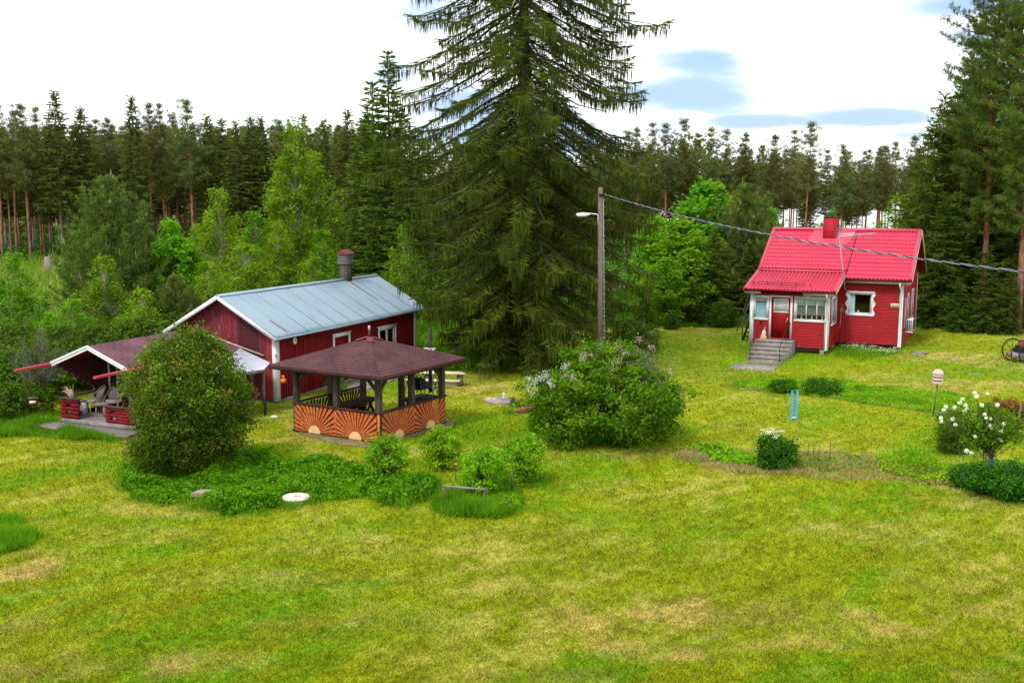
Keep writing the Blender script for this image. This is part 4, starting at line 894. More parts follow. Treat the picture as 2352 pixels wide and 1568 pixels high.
def sunpanel(parent, p0, ax, wd, ht, nrm, mats=('orange', 'sun_cream'), z0=.06):
    """sunburst: boards fanning from a half disc at the bottom centre"""
    ax = np.array(ax, float); nrm = np.array(nrm, float); p0 = np.array(p0, float); r0 = .25
    c = p0+ax*wd/2; bf = B(); nb = 19
    def bd(a):
        ca, sa = cos(a), sin(a); t_ = 1e9
        if abs(ca) > 1e-6: t_ = min(t_, (wd/2)/abs(ca))
        if sa > 1e-6: t_ = min(t_, ht/sa)
        return t_
    P_ = lambda r, a, o_: c+ax*(r*cos(a))+np.array([0, 0, z0+r*sin(a)])+nrm*o_
    for i in range(nb):
        a = radians(1.5)+(pi-radians(3))*i/(nb-1); dl = radians(3.1); a0 = max(a-dl, .004); a1 = min(a+dl, pi-.004)
        o_ = .02+.004*(i % 2)
        corner = math.atan2(ht, wd/2); pts = [P_(r0*.9, a0, o_), P_(bd(a0), a0, o_)]
        for cc in (corner, pi-corner):
            if a0 < cc < a1: pts.append(P_(bd(cc), cc, o_))
        pts += [P_(bd(a1), a1, o_), P_(r0*.9, a1, o_)]
        bf.prism(pts, nrm*.018)
    pn = bf.build('sunburst_panel', mats[0], parent)
    d_ = B(); d_.prism([P_(r0, a, .045) for a in np.linspace(0, pi, 17)], nrm*.015); d_.build('sun_disc', mats[1], pn)
    return pn
H_ = .90
for a0 in (-S, 0):    # front left side runs along GA at b=-S
    sunpanel(gaz, g_(a0, -S-.085), GA, S, H_, -GB)
for b0 in (-S, 0): sunpanel(gaz, g_(-S-.085, b0), GB, S, H_, -GA)
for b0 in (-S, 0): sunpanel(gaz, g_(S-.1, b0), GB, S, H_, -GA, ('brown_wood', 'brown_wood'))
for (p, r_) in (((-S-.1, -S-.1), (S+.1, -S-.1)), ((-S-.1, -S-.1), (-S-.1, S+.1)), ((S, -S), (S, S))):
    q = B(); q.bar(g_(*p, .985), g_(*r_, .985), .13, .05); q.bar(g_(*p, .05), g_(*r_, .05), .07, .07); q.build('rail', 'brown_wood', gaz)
q = B(); q.bar(g_(0, -S-.09, .05), g_(0, -S-.09, .95), .02, .09, up=GA); q.bar(g_(-S-.09, 0, .05), g_(-S-.09, 0, .95), .02, .09, up=GB); q.bar(g_(-S-.09, -S-.13, .05), g_(-S-.09, -S-.13, .95), .03, .08); q.build('panel_post', 'orange', gaz)
# lattice on the back right side
q = B(); b0 = S
for i in range(-8, 9):
    x0 = -S; x1 = 0
    for sg in (1, -1):
        # line x = xc + sg*(z-zc)*k clipped
        xc = -S/2+i*.17; k = .42; zlo, zhi = 1.0, 2.05
        pa = (xc-sg*.5*k*1.0, zlo); pb = (xc+sg*.5*k*1.0, zhi)
        xa, za_ = pa; xb, zb_ = pb
        def clip(xa, za_, xb, zb_):
            t0, t1 = 0, 1; dx = xb-xa
            if abs(dx) < 1e-6: return (xa, za_, xb, zb_) if x0 < xa < x1 else None
            for lim, sgn in ((x0, 1), (x1, -1)):
                tt = (lim-xa)/dx
                if dx*sgn > 0: t0 = max(t0, tt)
                else: t1 = min(t1, tt)
            if t0 >= t1: return None
            return xa+dx*t0, za_+(zb_-za_)*t0, xa+dx*t1, za_+(zb_-za_)*t1
        r_ = clip(xa, za_, xb, zb_)
        if r_: q.bar(g_(r_[0], S-.02-.012*sg, r_[1]), g_(r_[2], S-.02-.012*sg, r_[3]), .01, .022)
q.build('lattice', 'grey_wood', gaz)
tb = thing('picnic_table', 'dark wooden table inside the gazebo by the far panels', 'table', GC+g_(.85, .3), math.atan2(GB[1], GB[0]))
q = B()
for i in range(4): q.box(-.95, .95, -.38+i*.19, -.38+i*.19+.17, .72, .76)
q.build('tabletop', 'brown_wood', tb)
for x in (-.75, .75):
    q = B(); q.bar((x, -.3, 0), (x, .1, .72), .07, .05, up=(1, 0, 0)); q.bar((x, .3, 0), (x, -.1, .72), .05, .07, up=(1, 0, 0)); q.build('leg', 'brown_wood', tb)
be = thing('garden_bench', 'dark bench inside the gazebo along the far left panels', 'bench', GC+g_(1.35, .2), math.atan2(GB[1], GB[0]))
q = B(); q.box(-1.2, 1.2, -.16, .16, .42, .46); q.build('seat', 'brown_wood', be)
for x in (-1, 1): q = B(); q.box(x-.04, x+.04, -.14, .14, 0, .42); q.build('leg', 'brown_wood', be)
gr = thing('grill_stove', 'black grill with flue standing by the lattice in the gazebo', 'grill', (GC[0]+fl_[0]-.35, GC[1]+fl_[1]-.35, 0), math.atan2(GB[1], GB[0]))
q = B(); q.box(-.35, .35, -.3, .3, .35, .85); q.build('firebox', 'black', gr)
q = B(); q.box(-.75, .6, -.35, .35, .86, .90); q.build('shelf', 'black', gr)
q = B(); q.prism([(-.35, -.3, 1.2), (.35, -.3, 1.2), (.1, -.08, 1.55), (-.1, -.08, 1.55)], (0, .5, 0)); q.build('hood', 'black', gr)
for x, y in ((-.3, -.25), (.3, -.25), (.3, .25), (-.3, .25)): q = B(); q.box(x-.025, x+.025, y-.025, y+.025, 0, .35); q.build('leg', 'black', gr)
pd = B(); pts = []
for i in range(40):
    a = 2*pi*i/40; r = 2.55+.25*math.sin(3*a+1)+random.uniform(-.12, .12); sq = 1/max(abs(cos(a)), abs(sin(a))); r *= min(sq, 1.22)*.86
    pts.append(GC+g_(r*cos(a), r*sin(a), .035)-np.array([0, 0, 0]))
pd.prism(pts, (0, 0, -.15)); structure(pd.build('dirt_pad', 'dirt'))
lm = thing('hanging_lantern', 'small amber glass lantern hanging under the left gazebo eave', 'lantern', P(651, 868, 1.85))
q = B(); q.lathe((0, 0, -.14), [(0, 0), (.07, .0), (.10, .05), (.085, .11), (.03, .14), (.05, .2), (.02, .23), (0, .24)], 12); q.build('glass_body', 'amber', lm)
q = B(); q.tube([(0, 0, .1), (0, 0, .32)], .006, 4); q.build('hanging_wire', 'black', lm)

# ================================================================ small log cabin with a porch, left
CO, CTH = (-15.05, 35.78), -.4193
CW = frame(CO, CTH)
cab = thing('log_cabin', 'small dark red log cabin with white barge boards and a low plank porch', 'cabin', (*CO, 0), CTH)
q = B()
for i in range(15):
    y0 = .02+i*.105; q.box(-.05, 3.15, y0, y0+.098, .26, .30)
q.box(-.05, 3.15, 0, .016, .08, .29); q.build('porch_floor', 'grey_wood', cab)
q = B()
for i in range(5): q.box(-.75, 3.4, -.62+i*.122, -.62+i*.122+.112, .10-.0*i, .14)
q.box(-.75, 3.4, -.64, -.62, .0, .13); q.box(-.6, 3.3, -.5, .0, 0, .09); q.build('step', 'grey_wood', cab)
q = B()
for i in range(15):      # log wall, horizontal logs with the window and door openings framed proud
    z0 = .3+i*.125; 
    if z0 > 2.2: wd = (2.82-z0)/.57*1.55; q.box(1.6-wd, 1.6+wd, 1.5, 1.6, z0, z0+.118)
    else: q.box(.08, 3.1, 1.5, 1.6, z0, z0+.118)
    if z0 < 2.2:
        q.box(.08, .18, 1.62, 3.4, z0, z0+.118); q.box(3.0, 3.1, 1.62, 3.4, z0, z0+.118)
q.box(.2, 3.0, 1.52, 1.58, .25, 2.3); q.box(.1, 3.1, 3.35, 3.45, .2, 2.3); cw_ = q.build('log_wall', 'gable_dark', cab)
q = B(); st = [(-.28, 2.28), (1.5, 2.28), (1.5, 1.12)]
for i in range(8):
    f = 1-i/8; st += [(1.5-(1-f+.125)*1.7, 1.12+(1-f)*1.05), (1.5-(1-f+.125)*1.7, 1.12+(1-f+.125)*1.05)]
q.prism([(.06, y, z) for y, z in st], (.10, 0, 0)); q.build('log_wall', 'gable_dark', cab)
for nm, x0, x1, z0, z1 in (('window', .72, 1.35, 1.15, 2.0), ('door', 1.6, 2.4, .3, 2.05)):
    q = B(); q.box(x0-.08, x0, 1.46, 1.495, z0-.05, z1+.08); q.box(x1, x1+.08, 1.46, 1.495, z0-.05, z1+.08); q.box(x0, x1, 1.46, 1.495, z1, z1+.08)
    if nm == 'window': q.box(x0, x1, 1.46, 1.495, z0-.05, z0); q.box((x0+x1)/2-.02, (x0+x1)/2+.02, 1.47, 1.495, z0, z1)
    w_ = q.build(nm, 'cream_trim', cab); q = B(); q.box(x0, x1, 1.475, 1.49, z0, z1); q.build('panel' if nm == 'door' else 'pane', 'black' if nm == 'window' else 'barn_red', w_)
def uvslope(bf, x0, z0, x1, z1, ya, yb, flip=False):
    Ls = math.hypot(x1-x0, z1-z0); p = [(x0, ya, z0), (x0, yb, z0), (x1, yb, z1), (x1, ya, z1)]; uv = [(0, 0), (yb-ya, 0), (yb-ya, Ls), (0, Ls)]
    if not flip: p = p[::-1]; uv = uv[::-1]
    bf.poly(p, uv)
q = B(); uvslope(q, 3.2, 2.24, 1.6, 2.86, -.32, 3.7, True); uvslope(q, 0, 2.24, 1.6, 2.86, -.32, 3.7); crf = q.build('roof', 'shingle_plum', cab)
q = B(); 
for x0 in (0, 3.2): q.prism([(x0, -.3, 2.235), (1.6, -.3, 2.855), (1.6, -.3, 2.79), (x0, -.3, 2.17)], (0, 3.97, 0))
q.build('roof_deck', 'barn_red', crf)
for x0 in (-.03, 3.23):
    s_ = 1 if x0 < 1 else -1
    for k, (dz, th_, yy) in enumerate(((0, .07, -.37), (-.075, .08, -.345))):
        q = B(); q.prism([(x0+.02*k*s_, yy, 2.25+dz), (1.6, yy, 2.885+dz), (1.6, yy, 2.885+dz-th_), (x0+.02*k*s_, yy, 2.25+dz-th_)], (0, .024, 0)); q.build('barge_board', 'white', cab)
for x0, y0 in ((-.06, -1.75), (3.26, -1.75)):
    q = B(); q.prism([(x0-.05, y0, 2.12), (x0+.05, y0, 2.12), (x0+.05, y0, 2.19), (x0-.05, y0, 2.19)], (0, 5.2, .04)); q.build('gutter', 'red_gutter' if False else 'tile_red', cab)
def railpanel(x0, x1, holes, z1=.95, mat='barn_red'):
    q = B()
    for i in range(5):
        z0 = .31+i*(z1-.31)/5; z2 = z0+(z1-.31)/5-.008
        if i in (1, 3) and holes:
            q.box(x0, x0+.22, 0, .09, z0, z2); q.box(x0+.42, x1, 0, .09, z0, z2)
        else: q.box(x0, x1, 0, .09, z0, z2)
    r_ = q.build('porch_railing', mat, cab)
    q = B(); q.box(x0-.04, x1+.04, -.03, .14, z1, z1+.04); q.build('rail_cap', 'dark_wood', r_)
railpanel(-.06, .70, True); railpanel(1.9, 3.1, True, .82)
q = B(); q.box(.0, .08, .1, 1.45, .31, .42); q.box(.0, .08, .1, 1.45, .62, .74); rs = q.build('porch_railing', 'barn_red', cab)
q = B(); q.bar((.04, .12, .98), (.04, 1.48, .98), .09, .05); q.build('rail_cap', 'dark_wood', rs)
for x in (.04, 3.06):
    q = B(); q.box(x-.05, x+.05, .0, .09, .3, 2.2) if x > 1 else q.box(x-.04, x+.04, 1.40, 1.49, .3, 1.1); q.build('post', 'dark_wood', cab)
def rattan(loc, rz, label):
    t = thing('rattan_chair', label, 'chair', loc, rz, 'rattan chairs on the cabin porch')
    for x, y in ((-.25, -.22), (.25, -.22), (-.22, .24), (.22, .24)):
        q = B(); q.tube([(x, y, .42), (x*1.05, y*1.05, .2), (x*1.15, y*1.15, 0)], .02, 6); q.build('leg', 'wicker', t)
    q = B(); q.tube([(.27*cos(a), .25*sin(a)*.95, .42) for a in np.linspace(0, 2*pi, 17)], .02, 6); q.build('seat_frame', 'wicker', t)
    q = B(); q.lathe((0, 0, .42), [(0, .0), (.24, .0), (.27, .04), (.24, .09), (0, .11)], 14); q.build('seat_cushion', 'cushion', t)
    q = B(); a_s = np.linspace(-.35, pi+.35, 15)
    top = [(.31*cos(a), .10+.26*sin(a), .62+.30*max(0, sin(a))) for a in a_s]; q.tube([(-0.26 if False else .29*cos(a_s[0]), -.2, .42)]+top+[(-.29, -.2, .42)], .022, 6)
    for i in (3, 7, 11): q.tube([top[i], (.26*cos(a_s[i]), .06+.22*sin(a_s[i]), .42)], .012, 5)
    q.build('back_frame', 'wicker', t)
    q = B(); low = [(.24*cos(a), .08+.20*sin(a), .50) for a in a_s[2:-2]]; hi = [(.28*cos(a), .10+.235*sin(a), .58+.28*max(0, sin(a))) for a in a_s[2:-2]]
    for i in range(len(low)-1):
        q.poly([low[i], low[i+1], hi[i+1], hi[i]]); 
    q.build('back_cushion', 'cushion', t); return t
rattan(CW(.45, 1.0, .3), CTH-.5, 'rattan armchair with floral cushions, fully visible on the cabin porch')
rattan(CW(1.1, 1.2, .3), CTH+.3, 'rattan armchair partly hidden by the tall bush on the cabin porch')
t = thing('round_table', 'small round grey table between the rattan chairs on the porch', 'table', CW(1.15, .62, .3), CTH)
q = B(); q.lathe((0, 0, .44), [(0, .03), (.26, .03), (.26, 0), (0, 0)], 16); q.build('tabletop', 'grey_wood', t)
for x, y in ((-.17, -.1), (.17, -.1), (0, .18)): q = B(); q.tube([(x, y, .44), (x*1.1, y*1.1, 0)], .016, 6); q.build('leg', 'wicker', t)
t = thing('canister', 'pale grey lidded canister behind the left porch panel', 'canister', CW(.14, .80, .3), CTH)
q = B(); q.box(-.11, .11, -.09, .09, 0, .42); q.build('can_body', 'curtain_white', t); q = B(); q.box(-.12, .12, -.10, .10, .42, .46); q.tube([(-.06, 0, .46), (0, 0, .52), (.06, 0, .46)], .01, 5); q.build('can_lid', 'grey_wood', t)
t = B(); r2 = np.random.default_rng(4)
for i in range(9):
    a = r2.uniform(-.5, .5); b0 = np.array((r2.uniform(-.10, .14), r2.uniform(-.03, .03), 0)); tp = b0+np.array((-.16*r2.random()-.03*i, 0, .16+.20*r2.random()))
    t.tube([b0, b0*.5+tp*.5+np.array((.05*a, .02, .03)), tp, tp+np.array((-.10, .0, -.04))], [.05, .045, .035, .02], 7)
t.tube([(.14, 0, 0), (.15, 0, .42), (.18, 0, .5)], [.02, .012, .006], 5)
dw = t.build('driftwood', 'wicker'); dw.data.materials[0] = paint('bleached_driftwood', (.32, .25, .20), (.20, .15, .12), .9, 9); dw.location = CW(.34, .05, .99); dw.rotation_euler = (0, 0, CTH); tag(dw, 'gnarled pale driftwood stump standing on the left porch panel', 'driftwood')
t = thing('nest_box', 'red and white nest box on the thin trunk beside the cabin', 'nest box', P(76, 922, 1.45), .3)
q = B(); q.box(-.12, .12, -.09, .09, -.11, .10); q.build('box_body', 'barn_red', t); q = B(); q.box(-.09, .09, -.105, -.091, -.04, .04); q.build('front_plate', 'white', t); q = B(); q.box(-.14, .14, -.12, .12, .10, .125); q.build('box_roof', 'dark_wood', t)

# ================================================================ utility pole, lamp and cable
PY = 43.5; PX0 = X(1383, PY); PX1 = X(1377, PY); PT = ZZ(430, PY)
pole = thing('utility_pole', 'tall grey wooden utility pole with a street lamp rising behind the lilac bush', 'pole', (PX0, PY, 0))
tilt = (PX1-PX0)/PT
q = B(); q.tube([(0, 0, -.1), (tilt*PT, 0, PT)], [.125, .095], 12); q.build('pole_shaft', 'pole_wood', pole)
q = B(); q.tube([(.155, -.06, .3), (tilt*PT+.12, -.06, PT-.5)], .014, 5); q.build('conduit', 'tin', pole)
for i in range(24):
    z = .8+i*.29
    if z > PT-.4: break
    q = B(); q.box(tilt*z+.09, tilt*z+.175, -.08, -.05, z, z+.035); q.build('cable_clip', 'concrete', pole)
zl = ZZ(492, PY)
q = B(); x0 = tilt*zl-.10; q.tube([(x0, -.05, zl-.42), (x0, -.08, zl-.05), (x0-.06, -.1, zl+.0), (x0-.35, -.12, zl+.03)], .022, 8); arm = q.build('lamp_arm', 'white', pole)
q = B(); q.prism([(x0-.33, -.20, zl+.055), (x0-.33, -.20, zl-.02), (x0-.60, -.20, zl-.05), (x0-.88, -.20, zl-.03), (x0-.84, -.20, zl+.045), (x0-.6, -.2, zl+.075)], (0, .18, 0)); q.build('lamp_head', 'white', arm)
q = B(); q.box(x0-.84, x0-.45, -.19, -.04, zl-.085, zl-.045); q.build('lamp_glass', 'curtain_white', arm)
q = B(); q.box(tilt*PT-.06, tilt*PT+.12, -.14, -.09, PT-.35, PT-.25); q.tube([(tilt*PT, -.1, PT-.3), (tilt*PT+.16, -.1, PT-.3)], .03, 6); q.build('cable_hook', 'black', pole)
cA = np.array((PX1+.14, PY-.1, ZZ(446, PY))); cB = np.array((10.35, 22.0, ZZ(624, 22.0)))
def cab_pt(t): p = cA+(cB-cA)*t; p = p.copy(); p[2] -= 1.15*t*(1-t); return p
for k in range(3):
    q = B(); pts = []
    for i in range(700):
        t_ = i/699*1.35; c = cab_pt(t_); a = t_*38*2*pi+k*2*pi/3; pts.append(c+np.array((.3*cos(a), .0, sin(a)))*.017)
    if k == 0: cb_ = thing('power_cable', 'twisted grey overhead power cable crossing in front of the red house', 'cable', (0, 0, 0))
    q.tube(pts, .0100, 5, cap=False); q.build('cable_strand', 'cable_mid' if k == 0 else 'cable_dark', cb_) if k == 0 else q.build('cable_strand', 'cable_mid' if k == 1 else 'cable_dark', cb_)

# ================================================================ smaller garden objects
def G(px, py): p = P(px, py); p[2] = float(hgt(p[0], p[1])); return p
bh = thing('garden_louvre_lamp', 'pale pink louvred weather box on a thin rusty pole', 'weather box', G(2143, 955))
q = B(); q.tube([(0, 0, 0), (.10, 0, 1.15)], .024, 6); q.build('pole', 'pole_wood', bh)
q = B(); q.lathe((.10, 0, 1.15), [(0, .0), (.10, 0), (.10, .34), (0, .34)], 10); q.build('inner_box', 'hatch_red', bh)
for i in range(3):
    q = B(); q.lathe((.10, 0, 1.16+i*.125), [(.10, .06), (.19, .0), (.19, .045), (.12, .09)], 8); q.build('louvre', 'pink', bh)
q = B(); q.lathe((.10, 0, 1.50), [(.0, .03), (.20, .0), (.19, .05), (.10, .15), (0, .16)], 8); q.build('box_roof', 'pink', bh)
bp = thing('blue_posts', 'pair of bright blue pointed posts joined at the foot in the lawn', 'posts', G(1823, 965))
for x in (-.09, .09):
    q = B(); q.prism([(x-.03, -.03, 0), (x+.03, -.03, 0), (x+.03, .03, 0), (x-.03, .03, 0)], (0, 0, .98)); q.prism([(x-.03, -.03, .98), (x+.03, -.03, .98), (x+.02, -.03, 1.05), (x-.01, -.03, 1.05)], (0, .06, 0)); q.build('post', 'blue', bp)
q = B(); q.box(-.075, .075, -.02, .02, .06, .13); q.build('crossbar', 'curtain_blue', bp)
wl2 = thing('concrete_well', 'round pinkish white concrete well cover sunk in the green bed', 'well lid', G(680, 1150))
q = B(); q.lathe((0, 0, 0), [(.32, -.05), (.32, .07), (.0, .07)], 24); q.build('ring', 'lid', wl2)
q = B(); q.lathe((0, 0, .07), [(.0, 0), (.355, 0), (.365, .03), (.34, .06), (.10, .085), (0, .085)], 28); q.build('cover', 'lid', wl2)
q = B(); q.box(-.02, .14, -.16, -.05, .135, .155); q.build('handle_recess', 'pink', wl2)
ss = B()
ss.prism([(-.3, -.16, .0), (.24, -.2, 0), (.34, .12, 0), (-.1, .22, 0)], (0.02, 0, .1)); ss = ss.build('stone_slab', 'concrete'); ss.data.materials[0] = MT['pink_stone'] if 'pink_stone' in MT else ss.data.materials[0]; ss.location = G(468, 1146)+np.array((0, 0, .12)); tag(ss, 'flat pinkish grey stone slab at the front edge of the green bed', 'stone')
rl = thing('wooden_rail', 'low weathered rail on short posts beside the front currant bush', 'rail', G(1068, 1160), -.06)
q = B(); q.bar((-.56, 0, .50), (.56, -.02, .42), .05, .045); q.build('crossbar', 'grey_wood', rl)
for x in (-.50, .52): q = B(); q.tube([(x*1.0, 0, -.05), (x-.04, 0, .47)], .028, 7); q.build('post', 'pole_wood', rl)
pg = B(); pg.tube([(0, 0, 0), (0, 0, .55)], .025, 6); pg = pg.build('peg', 'pole_wood'); pg.location = G(1176, 1128); tag(pg, 'short grey wooden peg between the two right currant bushes', 'peg')
cv = thing('well_hand_pump', 'small grey pump fitting with pinkish stones on a round concrete ring', 'well', G(1150, 922))
q = B(); q.lathe((0, 0, 0), [(0, .0), (.62, .0), (.62, .07), (.5, .09), (0, .09)][::-1], 22); q.build('concrete_ring', 'concrete', cv)
q = B(); q.tube([(.12, 0, .08), (.12, 0, .27)], .05, 8); q.lathe((.12, 0, .24), [(0, .12), (.06, .09), (.06, 0), (0, 0)], 10); q.build('pump_head', 'curtain_white', cv)
q = B(); 
for i in range(7): q.lathe((-.35+random.uniform(-.18, .2), random.uniform(-.12, .1), .07), [(.07, .0), (.06, .06), (0, .08)], 6)
q.build('stones', 'pink', cv)
hc = B(); hc.prism([(-.75, -.38, 0), (.35, -.6, 0), (.75, .3, 0), (-.3, .55, 0)], (0, 0, .10)); hc = hc.build('cellar_hatch', 'hatch_red'); hc.location = G(1205, 943); tag(hc, 'flat faded red hatch lying in the lawn beside the lilac bush', 'hatch')
bt = thing('plank_bench', 'rough pale plank table on log legs beyond the gazebo', 'bench', G(1050, 886), -.12)
q = B(); q.box(-1.6, .35, -.22, .0, .50, .56); q.box(-1.5, .2, .05, .25, .505, .56); q.build('seat', 'cream', bt); bt_m = q
for x in (-1.2, .12): q = B(); q.tube([(x, 0, 0), (x, 0, .5)], .14, 10); q.build('log_leg', 'pole_wood', bt)
q = B(); q.box(-2.0, .25, -1.0, -.72, .34, .39); q.build('lower_plank', 'cream', bt); q = B(); q.tube([(-.5, -.86, 0), (-.5, -.86, .34)], .1, 8); q.tube([(-1.6, -.86, 0), (-1.6, -.86, .34)], .1, 8); q.build('log_leg', 'pole_wood', bt)
gg = 0
for px, py, sx_, sy_, rz in ((1040, 884, .95, .5, -.1), (985, 890, .9, .5, -.1), (1010, 874, .9, .5, -.05)):
    q = B(); q.prism([(-sx_/2, -sy_/2, 0), (sx_/2, -sy_/2, 0), (sx_/2, sy_/2, 0), (-sx_/2, sy_/2, 0)], (0, 0, .04)); q = q.build('paving_slab', 'concrete'); q.location = G(px, py); q.rotation_euler = (0, 0, rz)
    tag(q, ['pale concrete paving slab nearest the plank table end', 'pale concrete paving slab closest to the gazebo lattice', 'dark edged paving slab under the plank table'][gg], 'paving slab', 'paving slabs by the plank table'); gg += 1
sp = B(); sp.prism([BW(3.2, -.3), BW(6.4, -.25), BW(6.2, -1.5), BW(3.6, -1.7)], (0, 0, .06)); sp = sp.build('stone_step', 'concrete'); tag(sp, 'worn concrete slab in front of the barn door', 'slab')
def rock(px, py, s, label, mat='stone'):
    bf = B(); n = 10; m = 6; r_ = np.random.default_rng(int(px)); K = r_.uniform(.75, 1.15, (m+1, n))
    for i in range(m):
        for j in range(n):
            def p(i_, j_):
                k = K[i_, j_ % n] if 0 < i_ < m else 1; a = 2*pi*j_/n; b_ = pi/2*i_/m; return (s[0]*cos(a)*cos(b_)*k, s[1]*sin(a)*cos(b_)*k, s[2]*sin(b_)*(.8+.2*k))
            bf.poly([p(i, j), p(i, j+1), p(i+1, j+1), p(i+1, j)] if i < m-1 else [p(i, j), p(i, j+1), p(m, 0)])
    o_ = bf.build('rock', mat); o_.location = G(px, py)-np.array((0, 0, .02)); tag(o_, label, 'rock'); return o_
rock(2112, 812, (.42, .3, .16), 'dark grey boulder in the grass right of the red house')
rock(2196, 824, (.3, .2, .05), 'flat pale stone showing in the lawn behind the weather box', 'concrete')
rock(2240, 858, (.35, .18, .04), 'low flat stone in the dry lawn beyond the weather box', 'concrete')
rock(630, 957, (.16, .1, .08), 'small white stone on the grass left of the gazebo', 'white')
# old horse-drawn implement at the right edge
im = thing('farm_implement', 'rusty old wheeled farm implement at the right edge of the lawn', 'farm machine', G(2335, 830), .15)
def wheel(y, r, x=0.0):
    q = B(); q.tube([(x+r*cos(a), y, r+r*sin(a)) for a in np.linspace(0, 2*pi, 29)], .035, 6, cap=False); w_ = q.build('wheel', 'black', im)
    q = B()
    for a in np.linspace(0, 2*pi, 9)[:-1]: q.tube([(x, y, r), (x+r*cos(a), y, r+r*sin(a))], .012, 4)
    q.lathe((x, y-.05, r), [(0, -.05), (.06, -.05), (.06, .05), (0, .05)], 8); q.build('spokes', 'black', w_)
wheel(-.55, .44, .18); wheel(.55, .50, .1)
q = B(); q.box(-.35, .95, -.35, .35, .22, .42); q.build('frame', 'concrete', im)
q = B(); q.prism([(-.05, -.25, .42), (.45, -.25, .42), (.32, -.25, .75), (.05, -.25, .75)], (0, .5, 0)); q.build('gear_housing', 'black', im)
q = B(); q.lathe((.2, 0, .75), [(.14, 0), (.16, .22), (.20, .26), (.19, .28), (0, .27)], 12); q.build('pot', 'rust', im)
q = B(); q.tube([(-.35, 0, .3), (-.75, .1, .18), (-.95, .1, .05)], .03, 6); q.tube([(-.4, -.2, .3), (-.45, -.2, .62), (-.38, -.2, .72)], .035, 6); q.tube([(-.5, .15, .1), (-.4, .1, .5)], .03, 6); q.build('drawbar', 'rust', im)
# bare stakes, bag, left meadow post
sk = [(818, -.0)]
for i, (px, py, h_) in enumerate(((1818, 1055, .75), (1830, 1062, .78), (1855, 1052, .5), (1880, 1068, .6), (1905, 1064, .66), (1868, 1050, .45))):
    q = B(); q.tube([(0, 0, 0), (random.uniform(-.05, .05), 0, h_)], [.014, .008], 5); q = q.build('plant_stake', 'bark_brown'); q.location = G(px, py)
    tag(q, 'thin bare stake standing in the dead grass right of the peony clump', 'stake', 'stakes beside the peony clump')
bg_ = B(); n = 12
for i in range(n):
    for j in range(6):
        def p(i_, j_): a = 2*pi*i_/n; b_ = pi/2*j_/6; k = 1+.18*math.sin(3*a+j_)+.1*math.sin(7*a); return (.30*cos(a)*cos(b_)*k, .16*sin(a)*cos(b_)*k, .13*sin(b_)*k)
        bg_.poly([p(i, j), p(i+1, j), p(i+1, j+1), p(i, j+1)])
bg_ = bg_.build('plastic_bag', 'curtain_blue', smooth=True); bg_.location = G(1618, 1048); tag(bg_, 'crumpled pale blue plastic sheet among the weeds below the lilac', 'plastic sheet')
stp = B(); stp.tube([(0, 0, 0), (-.05, 0, 2.1)], [.34, .26], 10); stp = stp.build('tree_stump', 'grey_wood'); stp.location = G(113, 645); tag(stp, 'tall pale grey dead stump standing alone in the meadow', 'stump')
gp = B(); gp.tube([(0, 0, 0), (.02, 0, .9)], .03, 6); gp = gp.build('fence_stake', 'pole_wood'); gp.location = G(2340, 985); tag(gp, 'thin grey stake behind the reddish leaved bush', 'stake')

ed_ = B(); pe_ = [G(px, py) for px, py in ((1690, 892), (1760, 896), (1840, 903), (1930, 915), (2030, 931), (2110, 942), (2175, 952))]
for a, b_ in zip(pe_[:-1], pe_[1:]): ed_.bar(a+(0, 0, .02), b_+(0, 0, .02), .10, .07)
tag(ed_.build('stone_edging', 'concrete'), 'thin pale concrete edging line between the lawn and the long weedy bed', 'edging')

